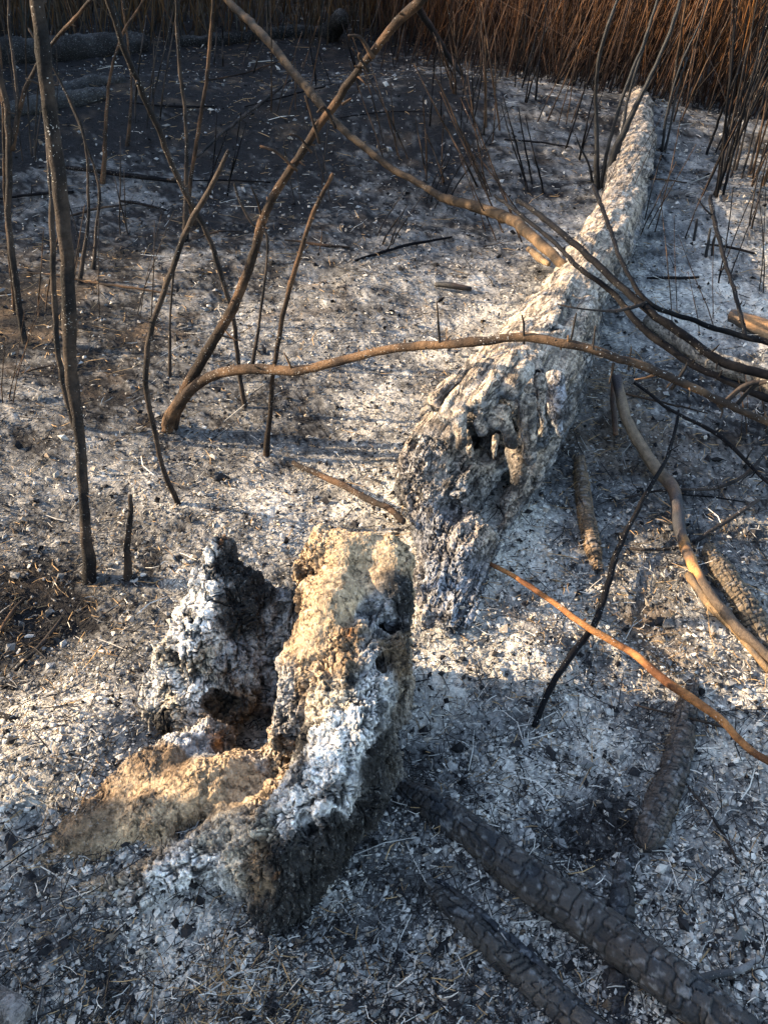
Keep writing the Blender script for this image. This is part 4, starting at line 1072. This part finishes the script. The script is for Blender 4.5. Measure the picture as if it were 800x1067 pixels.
for k, (bx, by, n, lean, hh, lab) in enumerate([
    (400, 60, 5, .2, (50, 90), "hair fine twigs behind the charred crook at the top edge"),
    (500, 90, 6, .1, (60, 110), "hair fine twigs between the charred crook and the reeds"),
    (650, 230, 4, .35, (60, 150), "hair fine twigs leaning over the far half of the log"),
    (720, 340, 5, -.3, (60, 150), "hair fine twigs rising through the slanting branches"),
    (130, 330, 4, .1, (70, 160), "hair fine twigs right of the thick sapling"),
    (20, 420, 4, .15, (60, 120), "hair fine twigs at the left edge halfway up"),
    (330, 210, 5, -.2, (60, 120), "hair fine twigs under the crossing of limb and forked stem"),
    (770, 450, 4, -.2, (40, 100), "hair fine twigs below the end of the arching branch")]):
    fan("hair_twigs", lab, bx, by, n, lean, 1600 + 20 * k, spread=30, wpx=1.6, h=hh, group="hair fine burnt twigs", mat=M_TWIG, **(BROWNS if k % 2 else DARKS))
rs2 = random.Random(77)
for k, (px, py, lb) in enumerate([
    (30, 205, "charred stick lying flat at the left edge behind the forked sapling"),
    (95, 222, "charred stick lying between the thick sapling and the bent whip"),
    (150, 215, "charred stick lying across the dark ash under the leaning whip"),
    (235, 190, "charred stick lying under the twig that crosses the dark patch"),
    (330, 255, "charred stick lying beside the upright whip's hooked tip"),
    (300, 100, "charred stick lying in the dark ground below the black far log"),
    (60, 290, "charred stick lying right of the forked sapling's foot"),
    (130, 300, "charred stick lying right of the thick sapling's middle"),
    (400, 120, "charred stick lying in the dark hollow under the forked shrub's tip"),
    (420, 260, "charred stick lying by the little fan of dark twigs"),
    (250, 75, "charred stick lying just before the black far log"),
    (180, 110, "charred stick lying right of the slim far log's end"),
    (40, 385, "charred stick lying left of the thick sapling at half its height"),
    (230, 245, "charred stick lying behind the forked shrub's rising stem"),
    (700, 290, "charred stick lying on ash right of the log below the black stub"),
    (760, 260, "charred stick lying by the low stems at the right edge"),
    (690, 190, "charred stick lying right of the far half of the log"),
    (740, 520, "charred stick lying above the bark slab at the right"),
    (560, 150, "charred stick lying on pale ash left of the log's sapling"),
    (690, 420, "charred stick lying below the arching branch beside the curved branch")]):
    L_ = rs2.uniform(18, 55); a_ = rs2.uniform(-.5, .5) + (math.pi if rs2.random() < .5 else 0)
    dx, dy = math.cos(a_) * L_, math.sin(a_) * L_ * .6
    w0 = rs2.uniform(2.0, 4.0)
    lying("fallen_stick", lb, "stick", [(px - dx, py - dy, .005), (px + rs2.uniform(-4, 4), py + rs2.uniform(-3, 3), .015), (px + dx, py + dy, .01)], [w0 * .8, w0, w0 * .6], 2000 + k, group="charred sticks lying on the burnt ground", sides=7, spurs=2, spur_len=.03, mat=M_TWIG, **(BLACKS if rs2.random() < .6 else BROWNS))

# ------------------------------------------------------------------ reeds and brush
def reeds(name, label, X, Y, hh, lean, rad, col, seed, burnt=.25, sp=1.):
    n = len(X); r = np.random.default_rng(seed)
    z0 = H(X, Y) - .02
    h_ = hh * r.uniform(.55, 1.15, n) * np.where(r.uniform(0, 1, n) < .15, r.uniform(.15, .5, n), 1)
    lx = lean[0] + r.normal(0, .2, n) + .7 * r.normal(0, 1, n) * (r.uniform(0, 1, n) < .12); ly = lean[1] + r.normal(0, .16, n)
    cx_ = r.normal(0, .16, n)
    lx = lean[0] + (lx - lean[0]) * sp; ly = lean[1] + (ly - lean[1]) * sp
    K = 3
    Vs = np.zeros((n, K, 3, 3), np.float32); Cs = np.zeros((n, K, 3, 3), np.float32)
    tint = r.uniform(.45, 1.35, n)[:, None]
    base = np.asarray(col) * tint + np.array([.02, .0, -.01]) * r.normal(0, 1, n)[:, None]
    for k in range(K):
        f = k / (K - 1)
        c = np.stack([X + h_ * (lx * f + cx_ * f * f), Y + h_ * ly * f, z0 + h_ * f], 1)
        rd = rad * r.uniform(.6, 1.3, n) * (1 - .6 * f)
        for j in range(3):
            a = j * 2.094
            Vs[:, k, j] = c + np.stack([np.cos(a) * rd, np.sin(a) * rd, 0 * rd], 1)
        Cs[:, k, :] = (base * (1 if k else burnt))[:, None, :]
    idx = np.arange(n * K * 3).reshape(n, K, 3)
    F = []
    for k in range(K - 1):
        for j in range(3):
            j2 = (j + 1) % 3
            F.append(np.stack([idx[:, k, j], idx[:, k, j2], idx[:, k + 1, j2], idx[:, k + 1, j]], 1))
    put(name, mesh_np(name, Vs.reshape(-1, 3), np.concatenate(F), np.clip(Cs.reshape(-1, 3), .005, 1)), M_REED, None, label=label, category="reeds", kind='stuff')
r = np.random.default_rng(3)
n = 15000
X = r.uniform(-.2, 9, n); Y = 6.25 + r.uniform(0, 1, n) ** 1.4 * 5 + .18 * np.sin(X * 1.9) - .12 * X * (X < 4)
keep = (X > .9 - (Y - 6.5) * .45 + r.normal(0, .25, n))
reeds("reed_bed", "dense bed of dry orange reeds at the top right", X[keep], Y[keep], 1.7, (.20, -.02), .0046, (.135, .062, .026), 4, .06)
n = 5000
X = r.uniform(-8, 1.2, n); Y = r.uniform(8.3, 13, n)
reeds("dark_brush", "dark brown thin brush along the far edge at the top left", X, Y, 1.5, (.08, 0), .006, (.11, .065, .03), 5, .3)
n = 6500
X = r.uniform(-8.5, -4.2, n); Y = r.uniform(4.7, 10.0, n)  # unseen brush, added to throw shade over the upper left ground
X2 = X + 0
reeds("added_shade_brush", "dry brush added out of view at left to shade the far burnt ground", X2, Y, 2.5, (.05, 0), .013, (.22, .13, .06), 6, .4)
n = 3600
X = r.normal(-3.0, .25, n); Y = r.uniform(-.3, 1.13, n)  # unseen clump, added only to block the sun from the foreground
reeds("added_shade_clump", "tall brush clump added outside the picture left of the stump to shade the foreground", X, Y, 2.1, (.0, 0), .013, (.22, .14, .07), 7, .4, .35)

# ------------------------------------------------------------------ litter on the ground
def scatter_pts(n, seed, amax=40, r0=.5, r1=9.5, dens=None):
    r = np.random.default_rng(seed)
    d = np.exp(r.uniform(math.log(r0), math.log(r1), n)); a = np.radians(r.uniform(-1, 1, n) * (33 + 20 * smooth(1.9, .9, d)))
    x = d * np.sin(a); y = d * np.cos(a)
    return x.astype(np.float32), y.astype(np.float32), d, r
def frames(n, r, tilt):
    yaw = r.uniform(0, 2 * math.pi, n); ti = r.normal(0, tilt, n); ta = r.uniform(0, 2 * math.pi, n)
    nz = np.stack([np.sin(ti) * np.cos(ta), np.sin(ti) * np.sin(ta), np.abs(np.cos(ti))], 1)
    u = np.stack([np.cos(yaw), np.sin(yaw), np.zeros(n)], 1)
    u = u - nz * (u * nz).sum(1)[:, None]; u /= np.linalg.norm(u, axis=1)[:, None]
    return u, np.cross(nz, u), nz
def ash_flakes(n, seed):
    x, y, d, r = scatter_pts(n, seed)
    a, b = cover(x, y)
    p = P2(x, y)
    loc = ashy(p, a)
    keep = r.uniform(0, 1, n) < np.clip(loc * 1.7 + .12, .06, 1)
    x, y, d, loc = x[keep], y[keep], d[keep], loc[keep]; n = len(x)
    z = H(x, y) + r.uniform(.001, .008, n)
    lod = np.maximum(1, d / 2.4) ** .38
    s = np.clip(r.lognormal(math.log(.0026), .55, n), .0011, .011) * lod
    u, v, w_ = frames(n, r, .55)
    el = r.uniform(.45, 1.0, n); th_ = s * .16
    K = 5
    Vs = np.zeros((n, K + 1, 3), np.float32)
    c = np.stack([x, y, z], 1)
    for k in range(K):
        ang_ = 2 * math.pi * (k + r.uniform(-.3, .3, n)) / K
        rad = s * r.uniform(.65, 1.25, n)
        Vs[:, k] = c + u * (np.cos(ang_) * rad)[:, None] + v * (np.sin(ang_) * rad * el)[:, None] + w_ * (r.normal(0, .25, n) * th_)[:, None]
    Vs[:, K] = c + w_ * (th_ * r.uniform(1, 3, n))[:, None]
    idx = np.arange(n * (K + 1)).reshape(n, K + 1)
    F = np.concatenate([np.stack([idx[:, k], idx[:, (k + 1) % K], idx[:, K]], 1) for k in range(K)])
    aa = a[keep]; ww = smooth(.04, .35, aa)
    t_ = np.clip(loc * 1.0 + .13 * ww + r.normal(0, .22, n) * (.4 + .6 * ww), .02, 1)
    col = ashramp(t_)
    warm = (r.uniform(0, 1, n) < .12)[:, None]
    col = np.where(warm, lerp(col, np.array([.38, .28, .18]), .6), col)
    C_ = np.repeat(col, K + 1, 0)
    put("ash_flakes", mesh_np("ash_flakes", Vs.reshape(-1, 3), F, C_), M_FLAKE, None, kind='stuff', label="fine pale ash flakes strewn over the whole burnt ground", category="ash")
def straws(name, label, n, seed, brown_only=False, Ls=(.012, .05), rad=(.0006, .0016), high=.02, cols='mix'):
    x, y, d, r = scatter_pts(n, seed)
    a, b = cover(x, y)
    p = P2(x, y)
    dens = np.clip(.35 + 1.2 * b + .35 * (1 - a) + .5 * fbm(p, .25, 2, 137), .12, 1)
    keep = r.uniform(0, 1, n) < dens
    x, y, d, a, b = x[keep], y[keep], d[keep], a[keep], b[keep]; n = len(x)
    lod = np.maximum(1, d / 2.4) ** .5
    L = r.uniform(*Ls, n) * lod
    R = r.uniform(*rad, n) * lod
    yaw = r.uniform(0, math.pi * 2, n) * .75 + r.normal(0, .35, n)
    dirx = np.stack([np.cos(yaw), np.sin(yaw), r.normal(0, .18, n)], 1)
    sdir = np.stack([-np.sin(yaw), np.cos(yaw), np.zeros(n)], 1)
    bend = r.normal(0, .10, n) * L
    c = np.stack([x, y, H(x, y) + r.uniform(.001, 1, n) ** 2 * high + .003], 1)
    K = 3
    Vs = np.zeros((n, K, 3, 3), np.float32)
    arch = r.uniform(-.05, .12, n) * L
    for k in range(K):
        f = k / (K - 1) - .5
        q = c + dirx * (L * f)[:, None] + sdir * (bend * (f * f * 4 - 1))[:, None] + np.array([0, 0, 1.0]) * (arch * (.25 - f * f))[:, None]
        rr_ = R * (1 - abs(f) * .7)
        for j in range(3):
            a_ = j * 2.094
            Vs[:, k, j] = q + sdir * (np.cos(a_) * rr_)[:, None] + np.array([0, 0, 1.0]) * (np.sin(a_) * rr_)[:, None]
    idx = np.arange(n * K * 3).reshape(n, K, 3)
    F = []
    for k in range(K - 1):
        for j in range(3):
            j2 = (j + 1) % 3
            F.append(np.stack([idx[:, k, j], idx[:, k, j2], idx[:, k + 1, j2], idx[:, k + 1, j]], 1))
    u_ = r.uniform(0, 1, n)
    pb = np.clip(.04 + .8 * b, 0, .7); pa = np.clip(.3 * a, 0, .3)
    col = np.where((u_ < pb)[:, None], lerp(BROWN, TAN, r.uniform(0, 1.2, n)[:, None]),
                   np.where((u_ < pb + pa)[:, None], lerp(GREY, WHITE, r.uniform(0, 1, n)[:, None]), CHAR * r.uniform(.7, 3, n)[:, None]))
    C_ = np.repeat(col, K * 3, 0)
    put(name, mesh_np(name, Vs.reshape(-1, 3), np.concatenate(F), C_), M_FLAKE, None, kind='stuff', label=label, category="litter")
def crumbs(n, seed):
    x, y, d, r = scatter_pts(n, seed)
    a, b = cover(x, y)
    keep = r.uniform(0, 1, n) < np.clip(.9 - .45 * a, .2, 1)
    x, y, d, a = x[keep], y[keep], d[keep], a[keep]; n = len(x)
    s = np.clip(r.lognormal(math.log(.004), .55, n), .0015, .018) * np.maximum(1, d / 2.4) ** .35
    u, v, w_ = frames(n, r, .8)
    c = np.stack([x, y, H(x, y) + s * .5], 1)
    sx, sy, sz = s * r.uniform(.6, 1.4, n), s * r.uniform(.5, 1, n), s * r.uniform(.3, .8, n)
    pts = [c + u * sx[:, None], c + v * sy[:, None], c - u * (sx * r.uniform(.6, 1.2, n))[:, None], c - v * (sy * r.uniform(.6, 1.2, n))[:, None], c + w_ * sz[:, None] + u * (sx * .3)[:, None], c - w_ * sz[:, None]]
    Vs = np.stack(pts, 1)
    idx = np.arange(n * 6).reshape(n, 6)
    F = np.concatenate([np.stack([idx[:, a_], idx[:, (a_ + 1) % 4], idx[:, 4]], 1) for a_ in range(4)])
    t_ = r.uniform(0, 1, n)
    col = np.where((t_ < .55)[:, None], CHAR * r.uniform(.6, 2.5, n)[:, None], np.where((t_ < .85)[:, None], GREY * r.uniform(.5, 1.6, n)[:, None], lerp(BROWN, WHITE, r.uniform(0, .8, n)[:, None])))
    put("charcoal_crumbs", mesh_np("charcoal_crumbs", Vs.reshape(-1, 3), F, np.repeat(col, 6, 0)), M_FLAKE, None, kind='stuff', label="small charcoal crumbs scattered through the ash", category="charcoal")
ash_flakes(140000, 1001)
straws("burnt_straw", "burnt grass stalks and straw littering the ash", 58000, 1002, Ls=(.008, .036), rad=(.0005, .0012))
straws("long_straw", "longer scorched stalks lying on the ash", 3000, 1004, Ls=(.05, .12), rad=(.0008, .0017), high=.015)
crumbs(50000, 1003)

# larger ash flakes and charcoal lumps one can pick out, pieces of the ground
def lump_mesh(name, seed, flat, col):
    import bmesh
    bm = bmesh.new(); bmesh.ops.create_icosphere(bm, subdivisions=1, radius=1)
    V = np.array([v.co[:] for v in bm.verts])
    F = np.array([[v.index for v in f.verts] for f in bm.faces]); bm.free()
    V = V * (1 + .8 * fbm(V + seed * 3.1, .6, 2, seed))[:, None]
    V = np.round(V * 2.2 + .35 * fbm(V, .5, 2, seed + 3)[:, None]) / 2.2 * .5 + V * .5
    V[:, 2] *= flat
    c = np.array(col) * (1 + .35 * fbm(V, .4, 2, seed + 1))[:, None]
    return mesh_np(name, V, F, c)
fl = [lump_mesh("ash_piece", 31 + k, .16, (.5, .46, .4)) for k in range(4)]
ch = [lump_mesh("charcoal_lump", 51 + k, .6, (.022, .021, .021)) for k in range(3)]
tn = [lump_mesh("bark_crumb", 71 + k, .35, (.2, .14, .08)) for k in range(2)]
rs = random.Random(99)
SPOT = [(175, 935), (185, 950), (75, 1040), (80, 1020), (195, 985), (215, 960), (200, 1000), (180, 975), (140, 605), (150, 600), (350, 1010), (410, 870), (505, 960), (430, 1030), (20, 680), (110, 730), (60, 770), (510, 600), (540, 880), (550, 870)]
for k in range(120):
    if k < len(SPOT): px, py = SPOT[k]
    else: px, py = rs.uniform(-40, 840), rs.uniform(560, 1075)
    if 235 < px < 430 and 540 < py < 970: continue
    p = G(px, py)
    kind = rs.random()
    if k < len(SPOT): kind = 0
    me, mt = (rs.choice(fl), M_FLAKE) if kind < .62 else ((rs.choice(ch), M_CHAR) if kind < .85 else (rs.choice(tn), M_FLAKE))
    o = put(me.name.split('.')[0], me, mt, ground, tuple(p + np.array([0, 0, .004])))
    s = rs.uniform(.006, .014) * (1.15 if k < len(SPOT) else .8)
    o.scale = (s * rs.uniform(.7, 1.3), s * rs.uniform(.6, 1.1), s)
    o.rotation_euler = (rs.uniform(-.5, .5), rs.uniform(-.5, .5), rs.uniform(0, 6.28))
